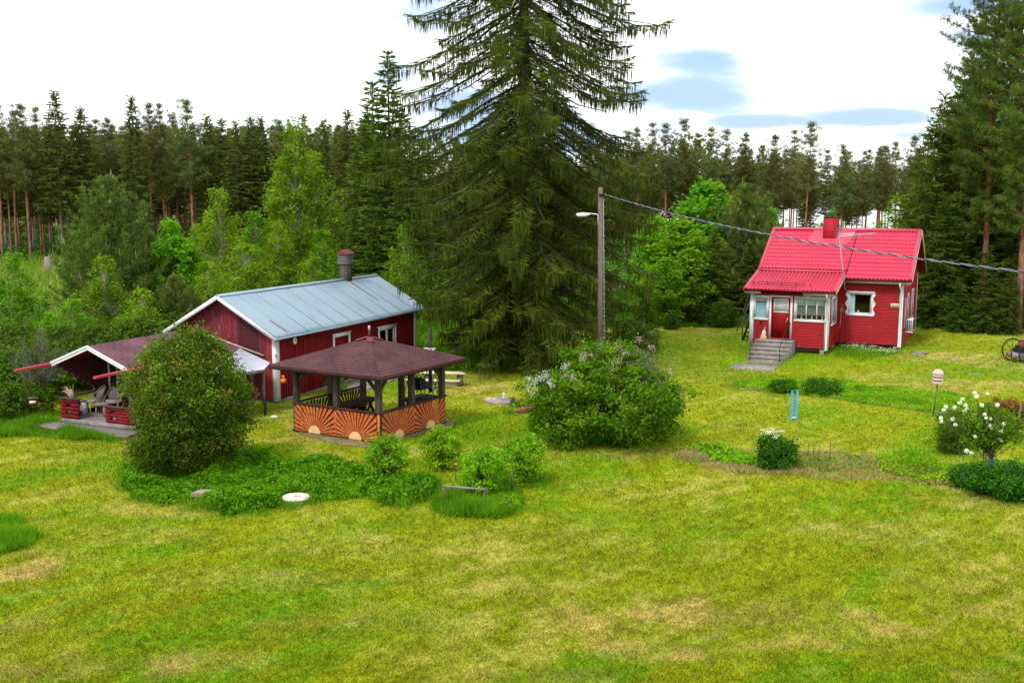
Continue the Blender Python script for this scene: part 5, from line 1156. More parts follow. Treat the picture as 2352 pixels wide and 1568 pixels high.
# ================================================================ plant builders
def interp(prof, h):
    xs = [p[0] for p in prof]; ys = [p[1] for p in prof]; return np.interp(h, xs, ys)
def conifer(name, label, H, prof, z0, dz, nb, spl, spw, slope, droop, tip, step, fol, bark='bark_spruce', r0=.2, hang=0, hl=.4, hw=.05, wood=True, loc=(0, 0, 0), rz=0, group=None, jl=.22, lean=0.0, updir=0.0):
    t = thing(name, label, 'tree', loc, rz, group)
    q = B(); hs = np.linspace(0, 1, 9); q.tube([(lean*h*h*H, 0, h*H-.1) for h in hs], [max(.015, r0*(1-h)**.85*(1.25 if h == 0 else 1)) for h in hs], 9); q.build('trunk', bark, t)
    f = B(); wd = B(); z = z0; BZ_, BA_, BL_ = [], [], []
    while z < H-.1:
        L0 = float(interp(prof, z)); n = max(3, int(round(nb*(.6+.4*min(1, L0)))))
        a0 = R.uniform(0, 2*pi)
        for k in range(n):
            BZ_.append(z+R.uniform(-.4, .4)*dz); BA_.append(a0+2*pi*k/n+R.uniform(-.35, .35)); BL_.append(L0*R.uniform(1-jl, 1+jl*.7))
        z += dz*R.uniform(.8, 1.2)*(.45+.55*min(1, L0/1.5))*((.7 if z < 9 else 1.25 if z > 12.5 else 1) if hang > 6 else 1)
    BZ_ = np.array(BZ_); BA_ = np.array(BA_); BL_ = np.maximum(np.array(BL_), .08)
    sl = slope+R.normal(size=len(BL_))*.06+updir*(BZ_/H)**2
    def path(s, i):
        r = BL_[i]*s; zz = BZ_[i]+BL_[i]*(sl[i]*s-droop*s*s+tip*s**4)
        return np.stack([lean*(BZ_[i]/H)**2*H+r*np.cos(BA_[i]), r*np.sin(BA_[i]), zz], -1)
    M_ = np.maximum(2, np.ceil(BL_/step).astype(int)); idx = np.repeat(np.arange(len(BL_)), M_)
    s = np.concatenate([(np.arange(m)+.6)/m for m in M_])*.9+.1; s = np.clip(s+R.uniform(-.3, .3, len(s))*step/BL_[idx], .05, 1)
    p = path(s, idx); out_ = np.stack([np.cos(BA_[idx]), np.sin(BA_[idx]), np.zeros(len(idx))], -1); lat = np.stack([-out_[:, 1], out_[:, 0], np.zeros(len(idx))], -1)
    dzds = (sl[idx]-2*droop*s+4*tip*s**3); fw = unit(out_+np.array([0, 0, 1.])*dzds[:, None])
    dead = (R.random(len(BL_)) < .07) & (hang > 6); kp = ~dead[idx]; idx, s, p, out_, lat, fw = idx[kp], s[kp], p[kp], out_[kp], lat[kp], fw[kp]
    br = R.random(len(BL_))*.45      # each branch has its own light or dark green
    for sd_ in (-1, 1):
        ln = np.minimum(spl, BL_[idx]*.55)*(.35+.75*np.sin(pi*np.clip(s*.75+.18, 0, 1)))*R.uniform(.7, 1.25, len(s))
        d = unit(fw*.75+lat*sd_*R.uniform(.45, 1.0, len(s))[:, None]+np.array([0, 0, -.12])+R.normal(size=p.shape)*.12)
        f.q(strands(p, d, ln, spw), np.clip(br[idx]+R.random(len(s))*.55, 0, 1))
        m2 = p+d*(ln*.5)[:, None]
        for e_ in (-1, 1):
            side = unit(np.cross(d, np.array([0, 0, 1.])))
            f.q(strands(m2+R.normal(size=p.shape)*.02, unit(d*.8+side*e_*.7+R.normal(size=p.shape)*.15), ln*.5, spw*.8), np.clip(br[idx]+R.random(len(s))*.55, 0, 1))
    f.q(strands(p, unit(fw+R.normal(size=p.shape)*.1), step*1.8+spw, spw*1.2), np.clip(br[idx]+.2+R.random(len(s))*.4, 0, 1))
    if hang:
        for h_ in range(hang):
            pp = p+lat*(R.uniform(-1, 1, len(s))*np.minimum(spl, BL_[idx]*.4)*.8*(1-.5*s))[:, None]+fw*R.uniform(-.5, .5, len(s))[:, None]*step
            ll = hl*R.uniform(.4, 1.5, len(s))*(.5+.8*s)
            ok = R.random(len(s)) < (.12+.95*s if hang > 6 else .30+.7*s)
            d = unit(np.array([0, 0, -1.])+R.normal(size=p.shape)*.07)
            f.q(strands(pp[ok], d[ok], ll[ok], hw, .45), np.clip(br[idx][ok]*.9+R.random(ok.sum())*.45, 0, 1))
    # leader
    f.q(strands(np.repeat(np.array([[lean*H, 0, H-.35]]), 10, 0), rdir(10, 3.0), .35, spw*.8))
    if wood:
        for i in range(len(BL_)):
            if BL_[i] < .5: continue
            ss = np.array([0, .3, .6, .92]); pp = path(ss, np.full(4, i)); rr = .012+.011*BL_[i]
            wd.tube(list(pp), [rr, rr*.75, rr*.5, rr*.2], 3, cap=False)
        wd.build('branches', bark, t)
    f.build('needles', fol, t); return t

def pinecrown(name, label, H, prof, z0, dz, nb, slope, tuft, tl, tw, fol, bark='bark_pine', r0=.16, loc=(0, 0, 0), rz=0, group=None, candles=0, lean=0.0, step=.45, cl=.35, trm=1.0, stubs=0):
    """pines: branches that carry separate brushes of needles"""
    t = thing(name, label, 'tree', loc, rz, group)
    q = B(); hs = np.linspace(0, 1, 9); ph = R.uniform(0, 6)
    ax = lambda h: np.array([lean*h*h*H+.012*H*math.sin(h*3+ph)*h, .008*H*math.cos(h*4+ph)*h, h*H])
    q.tube([ax(h)-(0, 0, .1*(h == 0)) for h in hs], [max(.015, r0*(1-h)**.75*(1.2 if h == 0 else 1)) for h in hs], 9)
    for i in range(stubs):
        h = R.uniform(.12, z0/H); a = R.uniform(0, 2*pi); p0 = ax(h); l_ = R.uniform(.3, 1.1); q.tube([p0, p0+(l_*cos(a), l_*sin(a), -.12*l_)], [.02, .006], 3, cap=False)
    q.build('trunk', bark, t)
    C, W_, f = [], [], B(); wd = B(); z = z0; tipsl = []
    while z < H-.15:
        L0 = float(interp(prof, z)); a0 = R.uniform(0, 2*pi)
        for k in range(nb):
            a = a0+2*pi*k/nb+R.uniform(-.5, .5); Lb = L0*R.uniform(.5, 1.25); p0 = ax(min(1, z/H)); o_ = np.array([cos(a), sin(a), 0]); sl = slope*(.4+1.2*z/H)+R.normal()*.12+(.45*max(0, (z-H+4)/4))
            pt = lambda s_: p0+o_*Lb*s_+np.array([0, 0, Lb*(sl*s_+.22*s_*s_)])
            wd.tube([pt(0), pt(.5), pt(.95)], [.012+.012*Lb, .008+.007*Lb, .006], 3, cap=False)
            m = max(1, int(Lb/step)); lat = np.array([-o_[1], o_[0], 0])
            for j in range(m+1):
                s_ = .3+.7*j/max(1, m); wdt = .42*Lb*(1.05-s_)+.08
                for k2 in range(2 if s_ < .9 else 1):
                    if z > H-3.5 and step > .45 and R.random() < .45: continue
                    c = pt(s_)+lat*R.uniform(-1, 1)*wdt+np.array([0, 0, R.uniform(-.02, .10)]); C.append(c); W_.append(o_*.5+np.array([0, 0, .7])); 
                    if R.random() < .5: tipsl.append(c)
        z += dz*R.uniform(.7, 1.3)*(1.1 if z > H-2.8 else 1)
    C.append(ax(1.0)-(0, 0, .15)); W_.append(np.array([0, 0, 1.])); tipsl.append(ax(1.0))
    C = np.array(C); W_ = np.array(W_); k = tuft; cc = np.repeat(C, k, 0); ww = np.repeat(W_, k, 0); tr_ = np.repeat(R.random(len(C)), k)
    d = unit(ww*.8+R.normal(size=cc.shape)*.75); cc = cc+R.normal(size=cc.shape)*tl*.35-d*tl*.2
    f.q(strands(cc, d, tl*R.uniform(.7, 1.3, len(cc)), tw), np.clip(tr_*.55+R.random(len(cc))*.5, 0, 1)); f.build('needles', fol, t)
    wd.build('branches', bark, t)
    if candles:
        T = np.array(tipsl); T = T[R.random(len(T)) < candles]; T = np.repeat(T, 2, 0)+R.normal(size=(len(T)*2, 3))*.05
        g = B(); g.q(strands(T, unit(np.array([0, 0, 1.])+R.normal(size=T.shape)*.07), cl*R.uniform(.5, 1.2, len(T)), .05)); stuff(g.build('shoots', 'lf_candle', t))
    return t

def broadleaf(name, label, cat, H, prof, ncl, npl, leaf, fol, bark='bark_brown', crad=.4, stems=1, r0=.08, z0=.1, loc=(0, 0, 0), rz=0, group=None, flat=.7, up=.6, asp=.62, lump=.3, sq=(1, 1), hollow=.55, fine=0, twigs=0, spread=.5):
    t = thing(name, label, cat, loc, rz, group)
    hs = np.linspace(0, 1, 60); rr = interp(prof, hs); w_ = rr**1.3+.02; w_ /= w_.sum()
    h = R.choice(hs, ncl, p=w_)+R.uniform(-.01, .01, ncl); a = R.uniform(0, 2*pi, ncl); sd_ = R.integers(0, 9999)
    lm_ = 1+lump*(fbm(np.cos(a)*2+9, np.sin(a)*2+h*6+9, 1.1, 2, int(sd_))-.5)*2.2
    r = interp(prof, h)*lm_*(hollow+(1-hollow)*R.random(ncl)**.5)*np.where(R.random(ncl) < .25, R.uniform(.2, .9, ncl), 1)*np.where(R.random(ncl) < .09, 1.16, 1)
    C = np.stack([r*np.cos(a)*sq[0], r*np.sin(a)*sq[1], np.clip(h*H, .05, None)], -1)
    f = B(); cr_ = crad*R.uniform(.6, 1.25, ncl); Q = clumps(C, npl, cr_, leaf, flat, up, asp)
    keep = Q[:, :, 2].min(1) > .0; tone = np.repeat(R.random(ncl), npl)
    f.q(Q[keep], np.clip(tone*.5+R.random(len(tone))*.55, 0, 1)[keep]); f.build('foliage', fol, t)
    tr_ = B(); sp = []
    for k in range(stems):
        b_ = np.array([R.normal()*.12*spread*(stems > 1), R.normal()*.12*spread*(stems > 1), -.05]); a_ = R.uniform(0, 2*pi); e = interp(prof, .6)*spread*(stems > 1)*R.uniform(.3, 1)
        top = np.array([e*cos(a_), e*sin(a_), H*R.uniform(.75, .97) if stems > 1 else H*.86]); mid = b_*.5+top*.5+np.array([R.normal(), R.normal(), 0])*.05*H*.3; rk = r0/(stems**.5)
        tr_.tube([b_, b_*.75+mid*.25+np.array([R.normal(), R.normal(), 0])*.02*H, mid, mid*.4+top*.6, top], [rk*1.15, rk*.95, rk*.7, rk*.45, rk*.12], 7, cap=False); sp.append((b_, mid, top))
    step_ = max(1, ncl//160)
    for c in C[::step_]:
        b_, mid, top = sp[R.integers(0, len(sp))]; hh = np.clip(c[2]/H-.18*np.hypot(c[0], c[1])/H*2-.05, .04, .95)
        o = b_*(1-2*hh)+mid*2*hh if hh < .5 else mid*(2-2*hh)+top*(2*hh-1); m = o*.5+c*.5+np.array([0, 0, .05])
        tr_.tube([o, m, c], [r0*.28, r0*.18, r0*.06], 3, cap=False)
    tr_.build('trunk' if stems == 1 else 'stems', bark, t)
    if twigs:
        g = B(); k = twigs; ii = R.integers(0, ncl, k); c = C[ii]; d = unit(c-np.array([0, 0, H*.3])+R.normal(size=c.shape)*.4)
        for i in range(k): g.tube([c[i]-d[i]*.5, c[i]+d[i]*R.uniform(.1, .5)], [.007, .004], 3, cap=False)
        g.build('bare_twigs', 'bark_dead', t)
    return t, C

# ================================================================ the great spruce
SY = 48.3; SX = X(1203, SY)
prof = [(1.5, 2.6), (3.2, 3.7), (5, 4.4), (8, 5.1), (11, 5.75), (14, 5.7), (17, 5.0), (20, 3.9), (23, 2.5), (25.5, .9), (27, .2)]
conifer('great_spruce', 'huge old spruce with drooping curtain like branches towering between barn and house', 27, prof, 1.6, .48, 7, .78, .060, -.50, .34, .32, .15, 'lf_hero', r0=.42, hang=8, hl=.44, hw=.040, loc=(SX, SY, 0), jl=.34, updir=.40)

# ================================================================ spruces by the barn and by the house
pf = lambda H, r: [(0, r*.9), (H*.12, r), (H*.45, r*.72), (H*.75, r*.38), (H*.93, r*.13), (H, .03)]
spA = conifer('tall_spruce', 'tall dark spruce with a thin spire, just left of the great spruce', 15.6, pf(15.6, 2.3), 1.0, .42, 7, .62, .11, -.05, .22, .14, .22, 'lf_spruce', r0=.2, hang=1, hl=.3, hw=.07, loc=(X(898, 62), 62, 0), updir=.35)
NS = [(862, 66, 14.3, 'pointed dark spruce left of the spired spruce behind the barn'), (835, 72, 12.4, 'shorter dark spruce farthest left of the group behind the barn chimney'), (945, 60, 11.6, 'dark spruce tucked behind the left edge of the great spruce'),
      (985, 68, 10.5, 'half hidden spruce seen through the left branches of the great spruce'), (815, 64, 6.5, 'low young spruce right above the barn chimney')]
for px, y, H, lab in NS: dup(spA, (X(px, y), y, 0), R.uniform(0, 6), (H/15.6*1.12, H/15.6*1.12, H/15.6), lab)
spB = conifer('dense_spruce', 'dense dark spruce directly behind the right corner of the red house', 13.5, [(0, 2.9), (2.5, 3.0), (6, 2.5), (10, 1.4), (12.6, .5), (13.5, .05)], .5, .60, 7, .62, .11, -.05, .38, .22, .22, 'lf_spruce', r0=.2, hang=3, hl=.38, hw=.07, loc=(X(2150, 66), 66, 0), updir=.35, jl=.4)
RS = [(2190, 70, 14.8, 'tall spruce second to the right of the red house'), (2235, 64.5, 11.0, 'broad spruce whose low boughs reach the lawn right of the house'), (2290, 66, 13.5, 'dark spruce below the tall pine at the right'), (2330, 63, 10.0, 'spruce at the right edge standing over the old implement'),
      (2375, 68, 14, 'spruce cut by the right edge of the photo'), (2310, 75, 18.5, 'tall spruce behind the tallest pine, its crown filling the gap'), (2350, 72, 17, 'tall spruce between the right edge pine and the tallest pine'), (2225, 77, 16, 'spruce behind the slender pine at the right'), (2185, 76, 13.6, 'spruce behind the pale tipped pines at the right'), (2118, 72, 11.5, 'spruce whose top shows left of the tall group, behind the house gable'), (2262, 72, 15.5, 'spruce in the second row between the two tall pines'), (2205, 60.5, 3.0, 'small spruce at the foot of the dark wall of spruces, nearest the boulder'),
      (2270, 60, 4.6, 'young spruce in front of the broad spruce, right of the small one'), (2325, 59.5, 3.6, 'bushy young spruce just behind the old implement'), (2350, 61, 5.2, 'young spruce behind the implement at the photo edge'), (2165, 63, 7.5, 'mid sized spruce in front of the dense one at the house corner')]
for px, y, H, lab in RS: dup(spB, (X(px, y), y, 0), R.uniform(0, 6), (H/13.5*(1.15 if H < 8 else 1),)*2+(H/13.5,), lab)
for px, y, H, lab in ((1640, 66, 5.6, 'layered dark spruce left of the red house before the bright trees'), (1590, 64.5, 2.6, 'low spreading spruce at the lawn edge left of the house'), (1612, 64, 1.5, 'tiny round spruce at the lawn edge, nearest the leaning pole'), (1486, 58, 2.9, 'slim dark young spruce at the right foot of the great spruce'),
                      (1690, 70, 7.0, 'dark spruce hidden behind the red house roof edge'), (1545, 70, 4.0, 'small dark spruce under the bright trees'), (1725, 67, 4.6, 'dark spruce half hidden by the left eave of the red house')):
    dup(spB, (X(px, y), y, 0), R.uniform(0, 6), (H/13.5*1.25,)*2+(H/13.5,), lab)

# tall pines and young pines at the right
tp = pinecrown('tall_pine', 'tallest pine with reddish trunk, its top cut by the upper photo edge', 24, [(6, 1.6), (10, 2.7), (15, 2.6), (20, 2.0), (24, .4)], 5.4, .40, 5, .12, 34, .22, .035, 'lf_ypine', r0=.20, loc=(X(2262, 63), 63, 0), lean=.014, step=.38, stubs=12)
dup(tp, (X(2345, 60), 60, 0), 2.2, (1.0, 1.0, 1.0), 'tall pine with bright orange trunk at the right photo edge')
dup(tp, (X(2225, 74), 74, 0), 4.1, (.75, .75, .80), 'slender pine between the young candle topped pines and the tallest pine')
yp = pinecrown('young_pine', 'young pine with pale upright shoots left of the pines at the right edge', 13.0, [(3, 2.2), (7, 1.9), (10.5, 1.1), (13, .12)], 3.0, .42, 5, .55, 34, .24, .035, 'lf_ypine', bark='bark_grey', r0=.14, loc=(X(2186, 66), 66, 0), candles=.4, step=.4)
for px, y, H, lab in ((2152, 68, 11.3, 'young pine with pale shoots, farther left of the tall pines'), (2128, 72, 9.3, 'lowest of the pale tipped pines descending toward the house'), (2100, 80, 8.8, 'small blue green pine at the left end of the descending row'), ):
    dup(yp, (X(px, y), y, 0), R.uniform(0, 6), H/13, lab)
# young pines on the left and centre
yq = pinecrown('bushy_pine', 'big bushy young pine with pale shoots left of the barn', 8.3, [(0, 2.3), (2, 2.7), (4.5, 2.0), (6.6, 1.0), (8.3, .05)], .3, .30, 6, .75, 40, .20, .03, 'lf_ypine', bark='bark_grey', r0=.12, loc=(X(262, 57), 57, 0), candles=.35, step=.32, cl=.42)
for px, y, H, w_, lab in ((395, 50, 4.0, .9, 'small blue green pine right behind the barn gable'), (200, 62, 6.0, .9, 'young pine half hidden left of the biggest bushy pine'), (350, 60, 5.6, .8, 'bushy pine between the big one and the bright maple'), (1706, 69, 8.3, .8, 'young pine with pale upright shoots among the bright trees left of the house'), (1740, 75, 7.2, .8, 'young pine peeking out behind the red roof'), (440, 52, 3.2, .8, 'knee high blue green pine beside the barn roof edge')):
    dup(yq, (X(px, y), y, 0), R.uniform(0, 6), (H/8.6*w_/.8, H/8.6*w_/.8, H/8.6), lab)

# ================================================================ birches and other broadleaved trees
bprof = [(0, .25), (.1, .75), (.3, 1.0), (.5, .85), (.75, .5), (.92, .22), (1, .03)]
br1, _ = broadleaf('tall_birch', 'tallest bright birch rising behind the barn chimney', 'tree', 12.4, [(h, r*2.9) for h, r in bprof], 430, 62, .19, 'lf_birch', 'bark_birch', .5, r0=.13, loc=(X(688, 74), 74, 0), flat=.8, lump=.5, hollow=.5)
br2, _ = broadleaf('slim_birch', 'slender yellow green birch left of the tallest birch', 'tree', 8.3, [(h, r*2.0) for h, r in bprof], 200, 58, .165, 'lf_birch', 'bark_birch', .40, r0=.08, loc=(X(508, 66), 66, 0), flat=.8, lump=.7, hollow=.5)
BR = [(br2, 28, 50, 5.2, 1.2, 'birch at the left photo edge with a pale trunk'), (br2, 235, 51, 5.0, 1.25, 'small birch with thin pale trunk before the big bushy pine'), (br2, 590, 70, 6.8, 1.3, 'birch filling the gap between the slender and the tallest birch'),
      (br1, 455, 72, 5.6, 1.0, 'low round birch left of the slender birch'), (br2, 745, 70, 5.6, 1.2, 'short birch right of the tallest birch, left of the chimney'), (br2, 320, 49, 3.6, 1.4, 'low birch behind the cabin roof'), (br2, 560, 60, 5.2, 1.5, 'leafy birch just behind the barn roof'),
      (br1, 640, 66, 6.0, 1.0, 'round crowned birch behind the barn ridge'), (br2, 720, 60, 4.4, 1.3, 'low birch beside the barn chimney'), (br2, 480, 56, 4.4, 1.4, 'birch sapling clump behind the left half of the barn ridge'), (br2, 160, 46, 3.4, 1.5, 'low leafy birch behind the cabin peak'),
      (br2, 90, 55, 2.5, 1.4, 'leafy birch between the left edge tree and the young pine'), (br2, 405, 62, 5.3, 1.2, 'birch sapling behind the bright maple')]
for src, px, y, H, w_, lab in BR:
    H0 = 12.4 if src is br1 else 8.3; dup(src, (X(px, y), y, 0), R.uniform(0, 6), (H/H0*w_,)*2+(H/H0,), lab, 'birches behind the barn and cabin')
mpl, _ = broadleaf('bright_maple', 'bright yellow green young maple between the pine and the slender birch', 'tree', 6.6, [(0, .3), (.3, 1.2), (.6, 1.1), (.85, .6), (1, .1)], 110, 52, .19, 'lf_bright', 'bark_brown', .36, r0=.06, loc=(X(398, 59), 59, 0), lump=.6)
for px, y, H, w_, lab in ((440, 60, 5.0, 1.2, 'bright green shrub right of the young maple'), (300, 52, 2.6, 1.4, 'low bright shrub in front of the bushy pine'), (110, 48, 2.6, 1.5, 'yellow green shrub left of the cabin roof'), (815, 78, 4.0, 1.6, 'sunny yellow green bush glimpsed right of the barn chimney'),
                          (1500, 70, 6.6, 1.2, 'bright green tree nearest the utility pole'), (1615, 72, 8.9, 1.5, 'highest bright green tree left of the red house'), (1560, 68, 6.4, 1.6, 'rounded bright green tree in the middle of the clump left of the house'), (1668, 74, 7.8, 1.3, 'bright green tree behind the dark spruces left of the house'),
                          (1530, 64, 4.2, 1.6, 'low bright green bush at the lawn edge past the utility pole'), (1590, 66, 4.6, 1.5, 'leafy bright bush above the low spreading spruce'), (1762, 76, 7.0, 1.0, 'pale green birch behind the left roof slope of the house'), (1905, 90, 6.6, .8, 'small bright rowan right behind the red chimney'), (1640, 70, 6.0, 1.4, 'bright bush between the two dark spruces left of the house')):
    dup(mpl, (X(px, y), y, 0), R.uniform(0, 6), (H/6.6*w_,)*2+(H/6.6,), lab)
for px, y, H, w_, lab in ((2062, 74, 7.8, 1.3, 'green birch between the red roof and the dark spruces'), (2080, 70, 5.6, 1.2, 'lower green birch behind the right roof end'), (930, 56, 6.4, .8, 'leafy rowan with small white flowers between the spruces and the great spruce')):
    dup(br2, (X(px, y), y, 0), R.uniform(0, 6), (H/8.3*w_,)*2+(H/8.3,), lab)
# undergrowth, left and behind
us, _ = broadleaf('wild_shrub', 'dark green wild shrub behind the cabin', 'shrub', 2.6, [(0, 1.0), (.4, 1.3), (.8, .8), (1, .2)], 130, 40, .15, 'lf_shrub', 'bark_brown', .30, stems=4, r0=.06, loc=(X(205, 43), 43, 0), lump=.5)
US = [(20, 40, 2.0, 'bushy green shrub at the left photo edge beside the cabin'), (80, 41, 2.2, 'green shrub left of the cabin porch'), (125, 44, 2.4, 'green shrub above the red gutter of the cabin'), (265, 45.5, 2.3, 'shrub showing above the cabin ridge'), (330, 46, 2.6, 'shrub between cabin roof and barn eave'), (0, 36.5, 1.4, 'low shrub at the left photo edge by the long grass'),
      (10, 45, 2.4, 'shrub behind the left edge tree'), (370, 50, 2.6, 'shrub touching the left barn barge board'), (60, 37.5, 1.3, 'low leafy sapling clump by the nest box tree'), (1440, 55, 1.4, 'low shrub by the foot of the great spruce'), (560, 54, 2.6, 'shrub just behind the barn ridge'), (700, 56, 2.8, 'shrub behind the barn near the chimney'), (18, 62, 2.4, 'shrub at the meadow edge, far left'), (190, 55, 2.2, 'shrub below the young pine at the meadow edge'), (450, 48.5, 2.4, 'shrub at the rear corner of the barn gable'), (860, 60, 2.8, 'shrub at the foot of the spruces behind the barn'), (1665, 63, 1.5, 'low green shrub at the lawn edge by the house'), (1545, 62, .9, 'low green shrub with pale leaves at the far lawn edge'), (2200, 62, .8, 'low green shrub at the foot of the right spruces'), (2300, 60.5, 1.2, 'green shrub with rounded crown behind the implement')]
for px, y, H, lab in US: dup(us, (X(px, y), y, 0), R.uniform(0, 6), (H/2.6*1.15,)*2+(H/2.6,), lab)
rw, _ = broadleaf('small_rowan', 'thin bare trunked small tree carrying the nest box', 'tree', 3.0, [(0, 0), (.3, .1), (.5, .9), (.8, .7), (1, .2)], 50, 26, .07, 'lf_shrub', 'bark_brown', .3, r0=.07, loc=G(92, 952), twigs=260)
b2, _ = broadleaf('barn_shrub', 'small leafy shrub against the long barn wall seen through the gazebo', 'shrub', .9, [(0, .2), (.5, .42), (1, .2)], 34, 40, .07, 'lf_dark', 'bark_brown', .18, stems=3, r0=.03, loc=G(775, 905))

# ================================================================ garden bushes
bl, Cc = broadleaf('tall_bush', 'tall dense bush with olive and rusty leaves left of the gazebo', 'bush', 4.05, [(0, .5), (.12, 1.2), (.3, 1.75), (.5, 1.75), (.7, 1.45), (.86, .95), (.95, .55), (1, .22)], 800, 60, .10, 'lf_rust', 'bark_brown', .27, stems=11, r0=.09, loc=G(438, 1085), lump=.45, sq=(1.0, 1.0), flat=.8, asp=.42, hollow=.55)
q = B(); c = Cc[Cc[:, 2] < .95]; c = c*np.array([.85, .85, 1]); Q = clumps(c, 46, .28, .08, .8); q.q(Q[Q[:, :, 2].min(1) > 0]); q.build('low_foliage', 'lf_shrub', bl)
q = B(); c = Cc[(R.random(len(Cc)) < .13)]*1.03; q.q(clumps(c, 34, .20, .10, .8, .6, .42)); q.build('rusty_shoots', 'lf_rusty', bl)
q = B(); c = Cc[(Cc[:, 2] > 2.2) & (R.random(len(Cc)) < .35)]*1.02; q.q(clumps(c, 26, .2, .10, .8, .6, .42)); q.build('upper_foliage', 'lf_birch', bl)  # paler yellow-green leaf clumps, upper part of the bush only
ll, Cl = broadleaf('lilac_bush', 'large round lilac bush with pale blossoms at its upper left', 'bush', 3.0, [(0, 1.7), (.15, 2.1), (.4, 2.2), (.65, 1.85), (.85, 1.25), (1, .5)], 560, 62, .115, 'lf_lilac', 'bark_brown', .27, stems=12, r0=.10, loc=(X(1408, 33.9), 33.9, 0), lump=.7, sq=(1.08, 1.0), hollow=.65, twigs=0)
g = B()     # bare grey twigs at the right top
for i in range(260):
    a = R.uniform(-1.0, .6); h = R.uniform(1.2, 2.95); r = interp([(0, 2.1), (.4, 2.2), (.65, 1.9), (.9, 1.3), (1, .8)], h/3.0)*R.uniform(.8, 1.12); p = np.array([1.02*r*cos(a), .9*r*sin(a), h]); d = unit(np.array([cos(a), sin(a), .8])+R.normal(size=3)*.5); m = p-d*R.uniform(.3, .7)
    g.tube([m, (m+p)/2+R.normal(size=3)*.03, p], [.010, .007, .003], 3, cap=False)
g.build('bare_twigs', 'bark_dead', ll)
def blossoms(parent, base, pts, mat, n, rad, size, name='blossom'):
    q = B(); pts = np.array(pts, float)-np.array(base, float); Q = clumps(pts, n, rad, size, 1.2, .3, .9); q.q(Q); return q.build(name, mat, parent)
def onlilac(px, py, y): y -= .5; p = P(px, py, 0); return np.array([X(px, y), y, ZZ(py, y)])
lp_ = [onlilac(px, py, y) for px, py, y in ((1237, 872, 33.3), (1248, 866, 33.3), (1262, 875, 33.2), (1255, 858, 33.4), (1228, 880, 33.3), (1215, 893, 33.3), (1225, 905, 33.2), (1270, 884, 33.1), (1296, 845, 33.6), (1303, 838, 33.7), (1319, 868, 33.2), (1215, 870, 33.5), (1326, 890, 33.0))]
blossoms(ll, ll.location, lp_, 'fl_lilac', 44, .10, .035)
pp_ = [onlilac(px, py, y) for px, py, y in ((1421, 798, 34.2), (1412, 805, 34.2), (1362, 815, 34), (1382, 795, 34.3), (1420, 830, 33.6), (1410, 845, 33.4), (1346, 812, 34), (1545, 855, 33.8), (1560, 885, 33.2), (1470, 780, 34.2), (1340, 825, 33.6), (1438, 812, 33.8), (1500, 800, 34), (1300, 860, 33.2))]
blossoms(ll, ll.location, pp_, 'fl_pink', 46, .11, .035)
pk, Cp = broadleaf('pale_flower_shrub', 'shrub with pale pink blossoms on the lawn beyond the utility pole', 'bush', 1.9, [(0, .5), (.4, .8), (.8, .6), (1, .2)], 90, 46, .08, 'lf_shrub', 'bark_brown', .26, stems=5, r0=.05, loc=(X(1478, 49), 49, 0))
blossoms(pk, pk.location, pk.location+0*0 if False else [np.array(pk.location)+c for c in Cp[R.random(len(Cp)) < .12]], 'fl_pink', 24, .10, .05)
cu, _ = broadleaf('currant_bush', 'left yellow green currant bush growing out of the green bed', 'bush', 1.3, [(0, .30), (.3, .52), (.6, .66), (.85, .52), (1, .22)], 120, 30, .085, 'lf_currant', 'bark_brown', .16, stems=9, r0=.05, loc=G(892, 1112), lump=.35, hollow=.45)
for px, py, s_, lab in ((1016, 1078, .92, 'yellow green currant bush nearest the gazebo corner'), (1108, 1142, 1.0, 'front currant bush behind the low wooden rail'), (1200, 1108, .98, 'rightmost of the four yellow green currant bushes')):
    dup(cu, G(px, py), R.uniform(0, 6), s_, lab, 'currant bushes in front of the gazebo')
cu['group'] = 'currant bushes in front of the gazebo'
cd, _ = broadleaf('small_currant_shoot', 'small currant shoot at the lower right of the front currant bush', 'bush', .38, [(0, .15), (.5, .28), (1, .1)], 16, 26, .055, 'lf_currant', 'bark_brown', .1, stems=3, r0=.02, loc=G(1168, 1172))
rd = thing('red_tulip', 'single red tulip beside the currant bush nearest the gazebo', 'flower', G(1046, 1104)); q = B(); q.tube([(0, 0, 0), (0, 0, .42)], .006, 4); q.build('stem', 'bark_brown', rd); q = B(); q.lathe((0, 0, .42), [(0, 0), (.035, .02), (.04, .06), (.02, .09), (0, .07)], 7); q.build('bloom', 'red_petal', rd)
def peony(px, py, H, rw_, lab, white=0, fol='lf_dark', leaf=.12, name='peony_clump', cl=90):
    o, C = broadleaf(name, lab, 'plant', H, [(0, rw_*.6), (.3, rw_*.95), (.6, rw_), (.85, rw_*.75), (1, rw_*.3)], cl, 44, leaf, fol, 'bark_brown', .18, stems=8, r0=.03, loc=G(px, py), asp=.36, lump=.3)
    return o, C
pe, _ = peony(1782, 1078, .92, .5, 'dark green leafy perennial clump topped by flat white flower heads', leaf=.13, cl=110)
q = B(); pts = []
for i in range(14):
    p = np.array([R.uniform(-.35, .15), R.uniform(-.2, .2), R.uniform(.95, 1.18)]); pts.append(p)
    s_ = B(); 
    q.tube([(p[0]*.7, p[1]*.7, .6), p], [.008, .004], 3, cap=False)
q.build('flower_stems', 'bark_brown', pe)
q = B(); Q = leaves(np.repeat(np.array(pts), 30, 0)+R.normal(size=(420, 3))*np.array([.05, .05, .012]), .03, 3.0, .9); q.q(Q); stuff(q.build('flower_heads', 'fl_white', pe))
for px, py, H, rw_, lab in ((1800, 900, .5, .45, 'small dark perennial clump with bluish flowers in the bed before the stairs'), (1888, 905, .55, .8, 'wide dark round perennial clump in the bed right of the blue posts')):
    peony(px, py, H, rw_, lab, leaf=.10, cl=80)
